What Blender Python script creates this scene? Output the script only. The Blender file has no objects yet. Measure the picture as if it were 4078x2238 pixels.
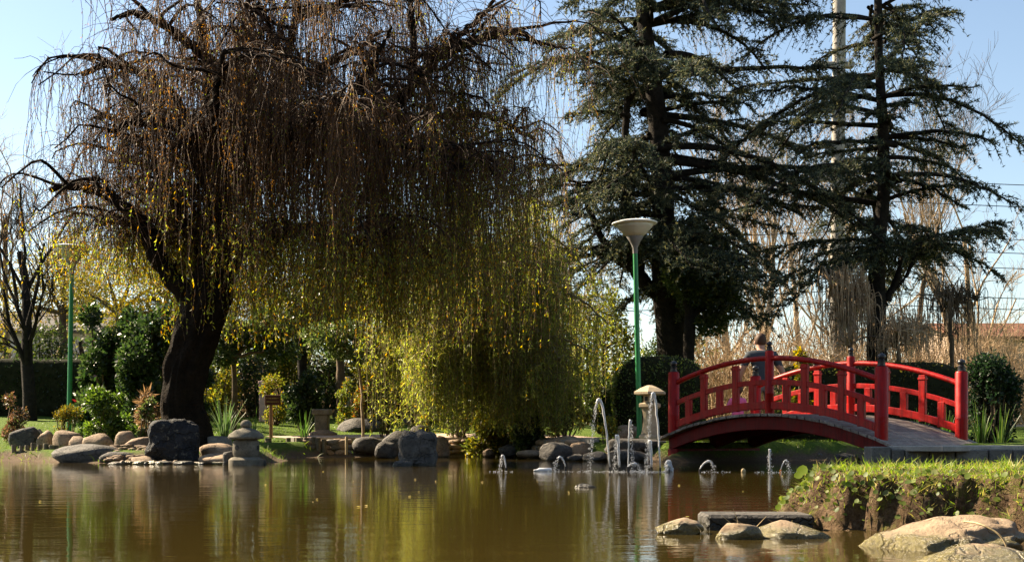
import bpy, bmesh, math, random
import numpy as np
from mathutils import Vector, Matrix, noise as mnoise

S = bpy.context.scene
COL = S.collection
rnd = random.Random(7)
rng = np.random.default_rng(11)

# ------------------------------------------------------------------ camera, sky, sun, exposure
ZC, F, CX, HY = 0.38, 5000.0, 2039.0, 1740.0       # eye height (m), focal length and centre in photo pixels, horizon row
cam_d = bpy.data.cameras.new('camera'); cam = bpy.data.objects.new('camera', cam_d); COL.objects.link(cam)
cam.location = (0, 0, ZC); cam.rotation_euler = (math.radians(90), 0, 0)
cam_d.sensor_width = 36.0; cam_d.lens = F / 4078.0 * 36.0
cam_d.shift_y = (HY - 1119.0) / 4078.0
cam_d.clip_start = 0.05; cam_d.clip_end = 3000
S.camera = cam

SUN_AZ, SUN_EL = math.radians(-60.0), math.radians(37.0)   # azimuth from +Y, clockwise positive
SUNV = Vector((math.sin(SUN_AZ) * math.cos(SUN_EL), math.cos(SUN_AZ) * math.cos(SUN_EL), math.sin(SUN_EL)))
world = bpy.data.worlds.new('World'); S.world = world; world.use_nodes = True
wn = world.node_tree.nodes; wl = world.node_tree.links
sky = wn.new('ShaderNodeTexSky'); sky.sky_type = 'NISHITA'; sky.sun_disc = False
sky.sun_elevation = SUN_EL; sky.sun_rotation = SUN_AZ
sky.air_density = 1.0; sky.dust_density = 0.25; sky.ozone_density = 1.0
bg = wn['Background']; bg.inputs['Strength'].default_value = 0.052
wl.new(sky.outputs[0], bg.inputs['Color'])
sun_d = bpy.data.lights.new('sun', 'SUN'); sun = bpy.data.objects.new('sun', sun_d); COL.objects.link(sun)
sun_d.energy = 5.0; sun_d.angle = math.radians(0.5); sun_d.color = (1.0, 0.87, 0.68)
sun.rotation_euler = SUNV.to_track_quat('Z', 'Y').to_euler()
S.view_settings.view_transform = 'Standard'; S.view_settings.look = 'None'
S.view_settings.exposure = 2.0; S.view_settings.gamma = 1.0; S.view_settings.use_curve_mapping = False
S.view_settings.use_white_balance = True; S.view_settings.white_balance_temperature = 7100; S.view_settings.white_balance_tint = 10
S.cycles.max_bounces = 8; S.cycles.transparent_max_bounces = 8
S.cycles.caustics_reflective = False; S.cycles.caustics_refractive = False
S.cycles.sample_clamp_indirect = 4.0

def at(px, py, D):
    """world point seen at photo pixel (px, py) at distance D"""
    return np.array([(px - CX) / F * D, D, ZC + (HY - py) / F * D])

# ------------------------------------------------------------------ object helpers
ORG = {}
def tag(o, label=None, cat=None, group=None, kind=None):
    if label: o['label'] = label
    if cat: o['category'] = cat
    if group: o['group'] = group
    if kind: o['kind'] = kind
    return o
def thing(name, label, cat, loc, group=None):
    o = bpy.data.objects.new(name, None); COL.objects.link(o)
    o.empty_display_size = 0.2
    o.location = tuple(float(v) for v in loc); ORG[o] = np.array(loc, float)
    return tag(o, label, cat, group)
def link(name, me, mat, parent=None, smooth=False, org=None):
    o = bpy.data.objects.new(name, me); COL.objects.link(o)
    if mat is not None and len(me.materials) == 0: me.materials.append(mat)
    if parent is not None: o.parent = parent; ORG[o] = ORG[parent]
    else:
        ORG[o] = np.zeros(3) if org is None else np.array(org, float)
        o.location = tuple(ORG[o])
    if smooth: me.polygons.foreach_set('use_smooth', np.ones(len(me.polygons), bool))
    return o
def npmesh(name, V, F_, mat, parent=None, col=None, smooth=False, org=None):
    """V (n,3) world verts, F_ (m,k) faces of equal size (or list of such arrays)"""
    V = np.asarray(V, np.float64)
    o0 = ORG[parent] if parent is not None else (np.zeros(3) if org is None else np.array(org, float))
    V = (V - o0).astype(np.float32)
    Fl = F_ if isinstance(F_, list) else [F_]
    me = bpy.data.meshes.new(name)
    me.vertices.add(len(V)); me.vertices.foreach_set('co', V.ravel())
    idx = np.concatenate([f.ravel() for f in Fl]).astype(np.int32)
    tot = np.concatenate([np.full(len(f), f.shape[1]) for f in Fl])
    st = np.concatenate([[0], np.cumsum(tot)[:-1]]).astype(np.int32)
    me.loops.add(len(idx)); me.loops.foreach_set('vertex_index', idx)
    me.polygons.add(len(tot)); me.polygons.foreach_set('loop_start', st)
    me.update(calc_edges=True)
    if col is not None:
        a = me.color_attributes.new('Col', 'FLOAT_COLOR', 'POINT')
        c4 = np.ones((len(V), 4), np.float32); c4[:, :3] = col
        a.data.foreach_set('color', c4.ravel())
    return link(name, me, mat, parent, smooth, org)

class MB:
    """collects world-space faces for one small mesh"""
    def __init__(s): s.v = []; s.f = []
    def add(s, V, Fs):
        b = len(s.v); s.v += [tuple(map(float, p)) for p in V]; s.f += [tuple(i + b for i in f) for f in Fs]; return s
    def hexa(s, P):          # 8 corners: bottom 0-3 ccw, top 4-7
        return s.add(P, [(3,2,1,0),(4,5,6,7),(0,1,5,4),(1,2,6,5),(2,3,7,6),(3,0,4,7)])
    def box(s, c, size, ax=(1,0,0), ay=(0,1,0), az=(0,0,1)):
        c = np.array(c, float); ax = np.array(ax)*size[0]/2; ay = np.array(ay)*size[1]/2; az = np.array(az)*size[2]/2
        return s.hexa([c-ax-ay-az, c+ax-ay-az, c+ax+ay-az, c-ax+ay-az, c-ax-ay+az, c+ax-ay+az, c+ax+ay+az, c-ax+ay+az])
    def tube(s, pts, rad, n=8, cap=True):
        pts = np.array(pts, float); K = len(pts); rad = np.broadcast_to(np.array(rad, float), (K,))
        T = np.gradient(pts, axis=0); T /= np.linalg.norm(T, axis=1)[:, None] + 1e-9
        ref = np.array([0.,0.,1.]) if abs(T[0][2]) < .8 else np.array([1.,0.,0.])
        V = []; n1 = np.cross(T[0], ref); n1 /= np.linalg.norm(n1)
        for k in range(K):
            n1 = n1 - T[k]*np.dot(n1, T[k]); n1 /= np.linalg.norm(n1)+1e-9; n2 = np.cross(T[k], n1)
            for j in range(n):
                a = 2*math.pi*j/n; V.append(pts[k] + rad[k]*(math.cos(a)*n1 + math.sin(a)*n2))
        Fs = [(k*n+j, k*n+(j+1)%n, (k+1)*n+(j+1)%n, (k+1)*n+j) for k in range(K-1) for j in range(n)]
        if cap: Fs += [tuple(range(n))[::-1], tuple((K-1)*n+j for j in range(n))]
        return s.add(V, Fs)
    def lathe(s, c, prof, n=16, up=(0,0,1), rot=0.0):   # prof: (radius, height)
        up = np.array(up, float); up /= np.linalg.norm(up)
        a1 = np.cross(up, (0,1,0)); a1 /= np.linalg.norm(a1); a2 = np.cross(up, a1); c = np.array(c, float)
        V = [c + up*h + max(r,1e-4)*(math.cos(rot+2*math.pi*j/n)*a1 + math.sin(rot+2*math.pi*j/n)*a2) for r,h in prof for j in range(n)]
        K = len(prof)
        Fs = [(k*n+j, (k+1)*n+j, (k+1)*n+(j+1)%n, k*n+(j+1)%n) for k in range(K-1) for j in range(n)]
        Fs += [tuple(range(n)), tuple((K-1)*n+j for j in range(n))[::-1]]
        return s.add(V, Fs)
    def build(s, name, mat, parent=None, smooth=False, bevel=0, org=None, auto=None):
        o0 = ORG[parent] if parent is not None else (np.zeros(3) if org is None else np.array(org, float))
        me = bpy.data.meshes.new(name)
        me.from_pydata([tuple(np.array(p)-o0) for p in s.v], [], s.f)
        bm = bmesh.new(); bm.from_mesh(me)
        bmesh.ops.recalc_face_normals(bm, faces=bm.faces)
        if bevel: bmesh.ops.bevel(bm, geom=bm.edges[:], offset=bevel, segments=1, affect='EDGES', clamp_overlap=True)
        bm.to_mesh(me); bm.free()
        o = link(name, me, mat, parent, smooth, org)
        if auto: 
            me.polygons.foreach_set('use_smooth', np.ones(len(me.polygons), bool)); me.set_sharp_from_angle(angle=auto)
        return o

# ------------------------------------------------------------------ materials
MATS = {}
def newmat(name):
    m = bpy.data.materials.new(name); m.use_nodes = True; MATS[name] = m
    nt = m.node_tree; return m, nt.nodes, nt.links, nt.nodes['Principled BSDF']
def noise_n(n, l, scale, detail=6, rough=.6, vec=None, dist=0.0):
    t = n.new('ShaderNodeTexNoise'); t.inputs['Scale'].default_value = scale; t.inputs['Detail'].default_value = detail
    t.inputs['Roughness'].default_value = rough; t.inputs['Distortion'].default_value = dist
    if vec is not None: l.new(vec, t.inputs['Vector'])
    return t.outputs['Fac']
def ramp_n(n, l, fac, stops):
    r = n.new('ShaderNodeValToRGB'); e = r.color_ramp.elements
    while len(e) < len(stops): e.new(0.5)
    for i, (p, c) in enumerate(stops): e[i].position = p; e[i].color = (*c, 1) if len(c) == 3 else c
    l.new(fac, r.inputs['Fac']); return r.outputs['Color']
def mix_n(n, l, fac, a, b, mode='MIX'):
    m = n.new('ShaderNodeMix'); m.data_type = 'RGBA'; m.blend_type = mode
    for sock, v in ((m.inputs[0], fac), (m.inputs[6], a), (m.inputs[7], b)):
        if isinstance(v, (int, float)): sock.default_value = v
        elif isinstance(v, tuple): sock.default_value = (*v, 1)
        else: l.new(v, sock)
    return m.outputs[2]
def math_n(n, l, op, a, b=None):
    m = n.new('ShaderNodeMath'); m.operation = op
    for i, v in enumerate((a, b)):
        if v is None: continue
        if isinstance(v, (int, float)): m.inputs[i].default_value = v
        else: l.new(v, m.inputs[i])
    return m.outputs[0]
def bump_n(n, l, h, strength, dist, bsdf):
    b = n.new('ShaderNodeBump'); b.inputs['Strength'].default_value = strength; b.inputs['Distance'].default_value = dist
    l.new(h, b.inputs['Height']); l.new(b.outputs[0], bsdf.inputs['Normal'])
def pos_n(n): return n.new('ShaderNodeNewGeometry').outputs['Position']

def crack_n(n, l, p, scale):
    """thin irregular crack lines: 1 on the rock, 0 in the crack"""
    ns = n.new('ShaderNodeTexNoise'); ns.inputs['Scale'].default_value = scale*1.7; ns.inputs['Detail'].default_value = 4; l.new(p, ns.inputs['Vector'])
    vm = n.new('ShaderNodeVectorMath'); vm.operation = 'MULTIPLY_ADD'; vm.inputs[1].default_value = (.55/scale*2,)*3
    l.new(ns.outputs['Color'], vm.inputs[0]); l.new(p, vm.inputs[2])
    v = n.new('ShaderNodeTexVoronoi'); v.feature = 'DISTANCE_TO_EDGE'; v.inputs['Scale'].default_value = scale; l.new(vm.outputs[0], v.inputs['Vector'])
    return ramp_n(n, l, v.outputs['Distance'], [(.0, (.0,)*3), (.035, (1,1,1))])
def rough_mat(name, c1, c2, c3=None, scale=6., rough=.85, bump=.5, dist=.02, spec=.3, fine=40., island=0.0, crack=0.0, wet=False):
    """mottled stone / wood / soil: three tones on two noise scales, fine relief"""
    m, n, l, b = newmat(name); p = pos_n(n)
    big = noise_n(n, l, scale, 5, .6, p); sm = noise_n(n, l, fine, 6, .7, p)
    c = ramp_n(n, l, big, [(.35, c1), (.65, c2)])
    if c3: c = mix_n(n, l, ramp_n(n, l, sm, [(.52, (0,0,0)), (.66, (1,1,1))]), c, c3)
    if island:
        g = n.new('ShaderNodeObjectInfo').outputs['Random']
        c = mix_n(n, l, 1.0, c, ramp_n(n, l, g, [(0, (1-island,)*3), (1, (1+island,)*3)]), 'MULTIPLY')
    h = math_n(n, l, 'ADD', math_n(n, l, 'MULTIPLY', big, 1.0), math_n(n, l, 'MULTIPLY', sm, .6))
    b.inputs['Roughness'].default_value = rough; b.inputs['Specular IOR Level'].default_value = spec
    if crack:
        ck = crack_n(n, l, p, crack); c = mix_n(n, l, ck, mix_n(n, l, .34, c, (.015,.012,.009)), c)
        lic = ramp_n(n, l, noise_n(n, l, 11., 7, .75, p), [(.58, (0,0,0)), (.66, (1,1,1))])
        c = mix_n(n, l, math_n(n, l, 'MULTIPLY', lic, .45), c, (.30,.27,.20))
        h = math_n(n, l, 'ADD', h, math_n(n, l, 'MULTIPLY', ck, .5))
    if wet:
        sep = n.new('ShaderNodeSeparateXYZ'); l.new(p, sep.inputs[0])
        k = ramp_n(n, l, math_n(n, l, 'ADD', math_n(n, l, 'MULTIPLY', sep.outputs[2], 9.), math_n(n, l, 'MULTIPLY', big, .5)), [(.42, (1,1,1)), (.72, (0,0,0))])
        c = mix_n(n, l, math_n(n, l, 'MULTIPLY', k, .72), c, (.022,.020,.010))
        l.new(ramp_n(n, l, k, [(0, (rough,)*3), (1, (.3,)*3)]), b.inputs['Roughness'])
    l.new(c, b.inputs['Base Color'])
    bump_n(n, l, h, bump, dist, b)
    return m

def leaf_mat(name, gloss=.35, trans=.5, rough=.45):
    """leaf colour comes from the point attribute Col; light shines through the blade"""
    m, n, l, b = newmat(name)
    a = n.new('ShaderNodeAttribute'); a.attribute_name = 'Col'
    l.new(a.outputs['Color'], b.inputs['Base Color'])
    b.inputs['Roughness'].default_value = rough; b.inputs['Specular IOR Level'].default_value = gloss
    t = n.new('ShaderNodeBsdfTranslucent')
    hs = n.new('ShaderNodeHueSaturation'); hs.inputs['Saturation'].default_value = 1.15; hs.inputs['Value'].default_value = 1.6
    l.new(a.outputs['Color'], hs.inputs['Color']); l.new(hs.outputs[0], t.inputs['Color'])
    mx = n.new('ShaderNodeMixShader'); mx.inputs[0].default_value = trans
    l.new(b.outputs[0], mx.inputs[1]); l.new(t.outputs[0], mx.inputs[2]); l.new(mx.outputs[0], n['Material Output'].inputs['Surface'])
    return m
def paint_mat(name, c, c2, rough=.35, worn=None, spec=.5, coat=0.0, scale=9., streak=0.0):
    m, n, l, b = newmat(name); p = pos_n(n)
    f = noise_n(n, l, scale, 6, .65, p)
    col = ramp_n(n, l, f, [(.3, c), (.7, c2)])
    if worn:
        f2 = noise_n(n, l, 23., 7, .75, p)
        col = mix_n(n, l, ramp_n(n, l, f2, [(.54, (0,0,0)), (.68, (.85,.85,.85))]), col, worn)
    if streak:
        mp = n.new('ShaderNodeMapping'); l.new(p, mp.inputs['Vector']); mp.inputs['Scale'].default_value = (26., 26., 2.2)
        st = noise_n(n, l, 1.0, 5, .65, mp.outputs[0])
        col = mix_n(n, l, 1.0, col, ramp_n(n, l, st, [(.32, (1-streak,)*3), (.6, (1,1,1))]), 'MULTIPLY')
        fl = noise_n(n, l, 55., 5, .7, p); col = mix_n(n, l, ramp_n(n, l, fl, [(.69, (0,0,0)), (.72, (1,1,1))]), col, (.10,.045,.035))
    l.new(col, b.inputs['Base Color']); b.inputs['Specular IOR Level'].default_value = spec
    l.new(ramp_n(n, l, f, [(.3, (rough,)*3), (.75, (min(1, rough+.25),)*3)]), b.inputs['Roughness'])
    bump_n(n, l, noise_n(n, l, 60., 4, .6, p), .12, .004, b)
    return m

M_leaf = leaf_mat('leaf_matte', .30, .58, .5)
M_gloss = leaf_mat('leaf_glossy', .45, .40, .40)
M_needle = leaf_mat('needles', .25, .22, .6)
M_grass = leaf_mat('grass_blade', .35, .45, .5)
M_wbark = rough_mat('willow_bark', (.014,.010,.007), (.030,.021,.014), (.007,.006,.004), 6., .95, 1.0, .12, .1, 24.)
M_wtwig = rough_mat('willow_twig', (.040,.019,.008), (.110,.052,.021), None, 3., .7, .2, .004, .3, 30.)
M_wtwig2 = rough_mat('olive_twig', (.13,.10,.04), (.22,.17,.075), None, 3., .7, .2, .004, .3, 30.)
M_cbark = rough_mat('cedar_bark', (.014,.012,.010), (.032,.026,.021), (.009,.008,.007), 8., .95, .9, .05, .12, 30.)
M_pale = rough_mat('pale_bark', (.27,.20,.13), (.40,.31,.21), (.16,.12,.08), 4., .9, .4, .01, .2, 25.)
M_tan = rough_mat('tan_twig', (.30,.205,.12), (.46,.33,.205), None, 3., .85, .3, .004, .2, 25.)
M_brown = rough_mat('brown_bark', (.09,.065,.042), (.16,.115,.075), (.05,.036,.025), 6., .9, .6, .02, .2, 28.)
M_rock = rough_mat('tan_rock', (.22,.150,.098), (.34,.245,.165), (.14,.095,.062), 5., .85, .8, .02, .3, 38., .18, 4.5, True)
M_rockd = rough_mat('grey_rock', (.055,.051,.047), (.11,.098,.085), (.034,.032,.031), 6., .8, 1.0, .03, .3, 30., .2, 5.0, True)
M_rockb = rough_mat('blue_grey_rock', (.012,.013,.016), (.028,.029,.033), (.05,.047,.044), 5., .75, 1.0, .06, .25, 22., 0.0, 3.2, True)
M_lantern = rough_mat('cast_stone', (.36,.285,.19), (.47,.385,.27), (.27,.21,.14), 7., .9, .4, .01, .2, 55.)
M_lanternd = rough_mat('weathered_stone', (.13,.115,.09), (.22,.195,.15), (.08,.072,.06), 8., .95, .6, .012, .2, 45.)
M_conc = rough_mat('concrete', (.26,.24,.21), (.38,.35,.31), (.19,.175,.155), 3., .9, .3, .01, .2, 30., .1)
M_block = rough_mat('stone_block', (.12,.11,.095), (.22,.20,.17), (.08,.073,.063), 5., .9, .6, .015, .25, 35., .2)
M_log = rough_mat('weathered_log', (.10,.085,.055), (.20,.165,.105), (.06,.052,.036), 8., .9, .6, .012, .2, 40., .2)
M_stake = rough_mat('pale_stake', (.36,.27,.15), (.50,.39,.22), (.26,.19,.11), 8., .8, .3, .006, .2, 40.)
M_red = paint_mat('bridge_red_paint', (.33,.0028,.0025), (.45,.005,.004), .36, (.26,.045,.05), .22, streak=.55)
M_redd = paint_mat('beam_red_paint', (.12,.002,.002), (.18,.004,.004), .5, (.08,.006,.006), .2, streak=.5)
M_black = paint_mat('black_paint', (.012,.013,.016), (.022,.023,.027), .28, None, .5)
M_plank = rough_mat('grey_plank', (.16,.125,.105), (.27,.225,.19), (.10,.08,.066), 9., .8, .6, .008, .3, 45., .25)
M_green = paint_mat('green_paint', (.006,.20,.052), (.010,.26,.07), .35, (.02,.16,.06), .5, streak=.3)
M_grey = paint_mat('grey_metal', (.15,.14,.13), (.20,.19,.18), .5, None, .5)
M_white = paint_mat('white_paint', (.70,.70,.71), (.80,.80,.80), .4, None, .5)
M_sign = paint_mat('sign_wood', (.075,.022,.011), (.11,.035,.016), .6, (.055,.017,.009), .3)
M_signt = paint_mat('sign_letter', (.45,.28,.06), (.55,.36,.09), .6)
M_spost = paint_mat('sign_post_wood', (.26,.12,.06), (.36,.18,.09), .7, None, .3)
M_dark = paint_mat('dark_iron', (.02,.02,.02), (.035,.033,.03), .6, None, .3)
M_orange = paint_mat('orange_plastic', (.55,.16,.03), (.65,.22,.05), .4)
M_pink = paint_mat('pink_plaster', (.62,.40,.38), (.72,.50,.46), .8, (.5,.33,.3), .2)
M_tanwall = rough_mat('tan_plaster', (.34,.255,.20), (.42,.325,.26), (.28,.21,.17), 2., .95, .2, .01, .1, 15.)
M_greywall = rough_mat('grey_plaster', (.42,.43,.45), (.52,.53,.55), (.36,.37,.38), 2., .95, .2, .01, .1, 15.)
M_roof = rough_mat('red_tiles', (.12,.05,.03), (.19,.085,.05), (.08,.035,.025), 3., .9, .5, .02, .2, 20.)
M_asph = rough_mat('path_gravel', (.36,.26,.20), (.46,.35,.28), (.28,.20,.155), 4., .95, .4, .01, .2, 70.)
M_foamy = None

def glass_mat(name, c, rough, trans, alpha=1.0):
    m, n, l, b = newmat(name); b.inputs['Base Color'].default_value = (*c, 1); b.inputs['Roughness'].default_value = rough
    b.inputs['Transmission Weight'].default_value = trans; b.inputs['IOR'].default_value = 1.33
    return m
M_jet = glass_mat('water_jet', (1, 1, 1), .2, .42)
M_foam = glass_mat('water_foam', (.9, .92, .95), .35, .35)
M_shade = glass_mat('lamp_glass', (.82, .78, .66), .35, .35)
M_pane = paint_mat('window_glass', (.02,.025,.03), (.03,.035,.045), .08, None, .8)
M_tyre = paint_mat('tyre_rubber', (.015,.015,.015), (.025,.025,.025), .8, None, .2)
M_skin = paint_mat('skin', (.42,.23,.16), (.50,.28,.20), .55, None, .35)
M_hair = paint_mat('brown_hair', (.05,.025,.014), (.09,.045,.025), .6, None, .3)
M_shirt = paint_mat('charcoal_cloth', (.045,.052,.062), (.07,.08,.092), .9, None, .1)
M_trouser = paint_mat('grey_cloth', (.16,.15,.145), (.22,.21,.20), .9, None, .1)
M_pinkc = paint_mat('pink_cloth', (.65,.12,.30), (.75,.2,.4), .9, None, .1)

# ground: lawn, worn soil near the water, gravel
def ground_mat():
    m, n, l, b = newmat('lawn_and_soil'); p = pos_n(n)
    sep = n.new('ShaderNodeSeparateXYZ'); l.new(p, sep.inputs[0])
    f1 = noise_n(n, l, .9, 6, .65, p); f2 = noise_n(n, l, 14., 6, .7, p); f3 = noise_n(n, l, 60., 4, .7, p)
    grass = ramp_n(n, l, f2, [(.3, (.045,.075,.012)), (.5, (.075,.125,.018)), (.7, (.13,.16,.03))])
    soil = ramp_n(n, l, f3, [(.3, (.06,.042,.028)), (.5, (.12,.085,.055)), (.7, (.19,.14,.095))])
    k = math_n(n, l, 'ADD', math_n(n, l, 'MULTIPLY', sep.outputs[2], 1.6), math_n(n, l, 'MULTIPLY', f1, .9))
    k = ramp_n(n, l, k, [(.55, (0,0,0)), (.75, (1,1,1))])
    l.new(mix_n(n, l, k, soil, grass), b.inputs['Base Color']); b.inputs['Roughness'].default_value = .95
    b.inputs['Specular IOR Level'].default_value = .1
    bump_n(n, l, math_n(n, l, 'ADD', f2, f3), .8, .03, b)
    return m
M_ground = ground_mat()
def bank_mat():
    m, n, l, b = newmat('bank_soil'); p = pos_n(n)
    f1 = noise_n(n, l, 9., 6, .7, p); f2 = noise_n(n, l, 45., 6, .75, p); f3 = noise_n(n, l, 130., 4, .7, p)
    soil = ramp_n(n, l, f2, [(.3, (.045,.028,.016)), (.48, (.12,.075,.042)), (.62, (.20,.135,.08)), (.78, (.30,.215,.14))])
    moss = ramp_n(n, l, f3, [(.3, (.07,.075,.015)), (.7, (.17,.16,.04))])
    l.new(mix_n(n, l, ramp_n(n, l, f1, [(.54, (0,0,0)), (.66, (1,1,1))]), soil, moss), b.inputs['Base Color'])
    b.inputs['Roughness'].default_value = .95; b.inputs['Specular IOR Level'].default_value = .15
    bump_n(n, l, math_n(n, l, 'ADD', f2, math_n(n, l, 'MULTIPLY', f3, .5)), 1.0, .03, b)
    return m
M_bank = bank_mat()
def shore_rock_mat():
    """boulder with a band of algae and wet slime just above the water"""
    m, n, l, b = newmat('algae_rock'); p = pos_n(n)
    sep = n.new('ShaderNodeSeparateXYZ'); l.new(p, sep.inputs[0])
    f1 = noise_n(n, l, 10., 6, .65, p); f2 = noise_n(n, l, 70., 6, .75, p); f3 = noise_n(n, l, 30., 6, .7, p)
    stone = ramp_n(n, l, f1, [(.3, (.22,.150,.088)), (.5, (.32,.225,.14)), (.7, (.40,.295,.19))])
    stone = mix_n(n, l, ramp_n(n, l, f2, [(.58, (0,0,0)), (.68, (1,1,1))]), stone, (.15,.10,.065))
    stone = mix_n(n, l, ramp_n(n, l, f3, [(.62, (0,0,0)), (.72, (1,1,1))]), stone, (.44,.35,.25))
    alg = ramp_n(n, l, f2, [(.35, (.07,.055,.018)), (.65, (.22,.18,.06))])
    k = math_n(n, l, 'ADD', math_n(n, l, 'MULTIPLY', sep.outputs[2], -14.), math_n(n, l, 'MULTIPLY', f1, 1.6))
    k = ramp_n(n, l, k, [(.05, (0,0,0)), (.35, (1,1,1))])
    l.new(mix_n(n, l, k, stone, alg), b.inputs['Base Color'])
    l.new(ramp_n(n, l, k, [(0, (.85,)*3), (1, (.22,)*3)]), b.inputs['Roughness'])
    ck = crack_n(n, l, p, 4.2); base_ = mix_n(n, l, k, stone, alg); l.new(mix_n(n, l, ck, mix_n(n, l, .45, base_, (.06,.04,.022)), base_), b.inputs['Base Color'])
    bump_n(n, l, math_n(n, l, 'ADD', math_n(n, l, 'ADD', f1, math_n(n, l, 'MULTIPLY', ck, .35)), math_n(n, l, 'MULTIPLY', f2, .7)), .9, .016, b)
    return m
M_algae = shore_rock_mat()
def water_mat():
    m, n, l, b = newmat('pond_water'); p = pos_n(n)
    mp = n.new('ShaderNodeMapping'); l.new(p, mp.inputs['Vector']); mp.inputs['Scale'].default_value = (1.0, 2.2, 1.0)
    b.inputs['Base Color'].default_value = (.034,.024,.006,1)
    b.inputs['Roughness'].default_value = .03; b.inputs['IOR'].default_value = 1.33; b.inputs['Specular IOR Level'].default_value = .5
    w1 = noise_n(n, l, 2.2, 3, .5, mp.outputs[0]); w2 = noise_n(n, l, 14., 3, .5, mp.outputs[0])
    h = math_n(n, l, 'ADD', math_n(n, l, 'MULTIPLY', w1, 1.0), math_n(n, l, 'MULTIPLY', w2, .20))
    w3 = ramp_n(n, l, noise_n(n, l, .35, 3, .5, p), [(.35,(.35,)*3),(.65,(1,1,1))])
    bump_n(n, l, math_n(n, l, 'MULTIPLY', h, w3), .42, .0085, b)
    return m
M_water = water_mat()

# ------------------------------------------------------------------ vegetation helpers (numpy)
def unit(a): return a / (np.linalg.norm(a, axis=-1, keepdims=True) + 1e-9)
def leaf_geo(c, d, ln, wd, roll=None):
    """pointed, slightly folded blades; c (n,3) base, d (n,3) direction"""
    N = len(c); d = unit(d)
    r = rng.normal(size=(N, 3)) if roll is None else roll
    s = unit(np.cross(d, r)); nn = np.cross(s, d)
    ln = np.broadcast_to(ln, (N,))[:, None]; wd = np.broadcast_to(wd, (N,))[:, None]
    V = np.stack([c, c + d*ln*.45 + s*wd*.5 + nn*wd*.15, c + d*ln - nn*ln*.08, c + d*ln*.45 - s*wd*.5 + nn*wd*.15], 1).reshape(-1, 3)
    Fa = np.arange(N*4).reshape(N, 4)
    return V, Fa
def leaves(name, c, d, ln, wd, col, mat, parent, roll=None):
    V, Fa = leaf_geo(c, d, ln, wd, roll)
    return tag(npmesh(name, V, Fa, mat, parent, np.repeat(col, 4, 0)), kind='stuff')
def needles_tri(name, c, d, ln, wd, col, mat, parent):
    d = unit(d); sd = unit(np.cross(d, rng.normal(size=d.shape))); wd = wd[:, None]; ln = ln[:, None]
    V = np.stack([c-sd*wd*.5, c+sd*wd*.5, c+d*ln], 1).reshape(-1, 3)
    return tag(npmesh(name, V, np.arange(len(c)*3).reshape(-1, 3), mat, parent, np.repeat(col, 3, 0)), kind='stuff')
def pick_cols(N, pal, wts, jit=.25):
    pal = np.array(pal); w = np.array(wts, float); w /= w.sum()
    c = pal[rng.choice(len(pal), N, p=w)]
    return c * (1 + jit*rng.uniform(-1, 1, (N, 1)))
def tubes_geo(P, R, sides=3):
    """P (N,K,3) polylines, R (N,K) radii -> verts, quads"""
    N, K, _ = P.shape
    T = unit(np.gradient(P, axis=1))
    ref = np.where(np.abs(T[..., 2:3]) < .8, np.array([0,0,1.]), np.array([1.,0,0]))
    n1 = unit(np.cross(T, ref)); n2 = np.cross(T, n1)
    a = np.arange(sides)*2*math.pi/sides
    V = P[:, :, None, :] + R[:, :, None, None]*(np.cos(a)[None,None,:,None]*n1[:, :, None, :] + np.sin(a)[None,None,:,None]*n2[:, :, None, :])
    base = (np.arange(N)*K*sides)[:, None, None] + (np.arange(K-1)*sides)[None, :, None]
    j = np.arange(sides)[None, None, :]; j2 = (np.arange(sides)+1) % sides; j2 = j2[None, None, :]
    Fa = np.stack([base+j, base+j2, base+sides+j2, base+sides+j], -1).reshape(-1, 4)
    return V.reshape(-1, 3), Fa
def smooth_path(pts, n, jit=0.0):
    """Catmull-Rom through pts"""
    pts = np.array(pts, float); P = np.vstack([2*pts[0]-pts[1], pts, 2*pts[-1]-pts[-2]])
    out = []
    ts = np.linspace(0, len(pts)-1-1e-6, n)
    for t in ts:
        i = int(t); u = t-i; p0, p1, p2, p3 = P[i:i+4]
        out.append(.5*((2*p1)+(-p0+p2)*u+(2*p0-5*p1+4*p2-p3)*u*u+(-p0+3*p1-3*p2+p3)*u**3))
    out = np.array(out)
    if jit: out[1:-1] += rng.normal(size=(n-2, 3))*jit
    return out
def join_geo(L):
    Vs, Fs, b = [], [], 0
    for V, Fa in L: Vs.append(V); Fs.append(Fa+b); b += len(V)
    return np.vstack(Vs), np.vstack(Fs)

# ------------------------------------------------------------------ bridge frame (plan)
R0 = np.array([4.796, 16.3, 0.0]); BA = math.radians(50.0)
BU = np.array([-math.cos(BA), math.sin(BA), 0.0])      # along the bridge, towards the left bank
BW = np.array([math.sin(BA), math.cos(BA), 0.0])       # across it, away from the camera
BL, BWID = 3.636, 1.94
def bp(t, s, z): return R0 + BU*t + BW*s + np.array([0, 0, z])
def zdeck(t): return .37 + .07*t/BL + .31*(1 - ((t - BL/2)/(BL/2))**2)

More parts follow.
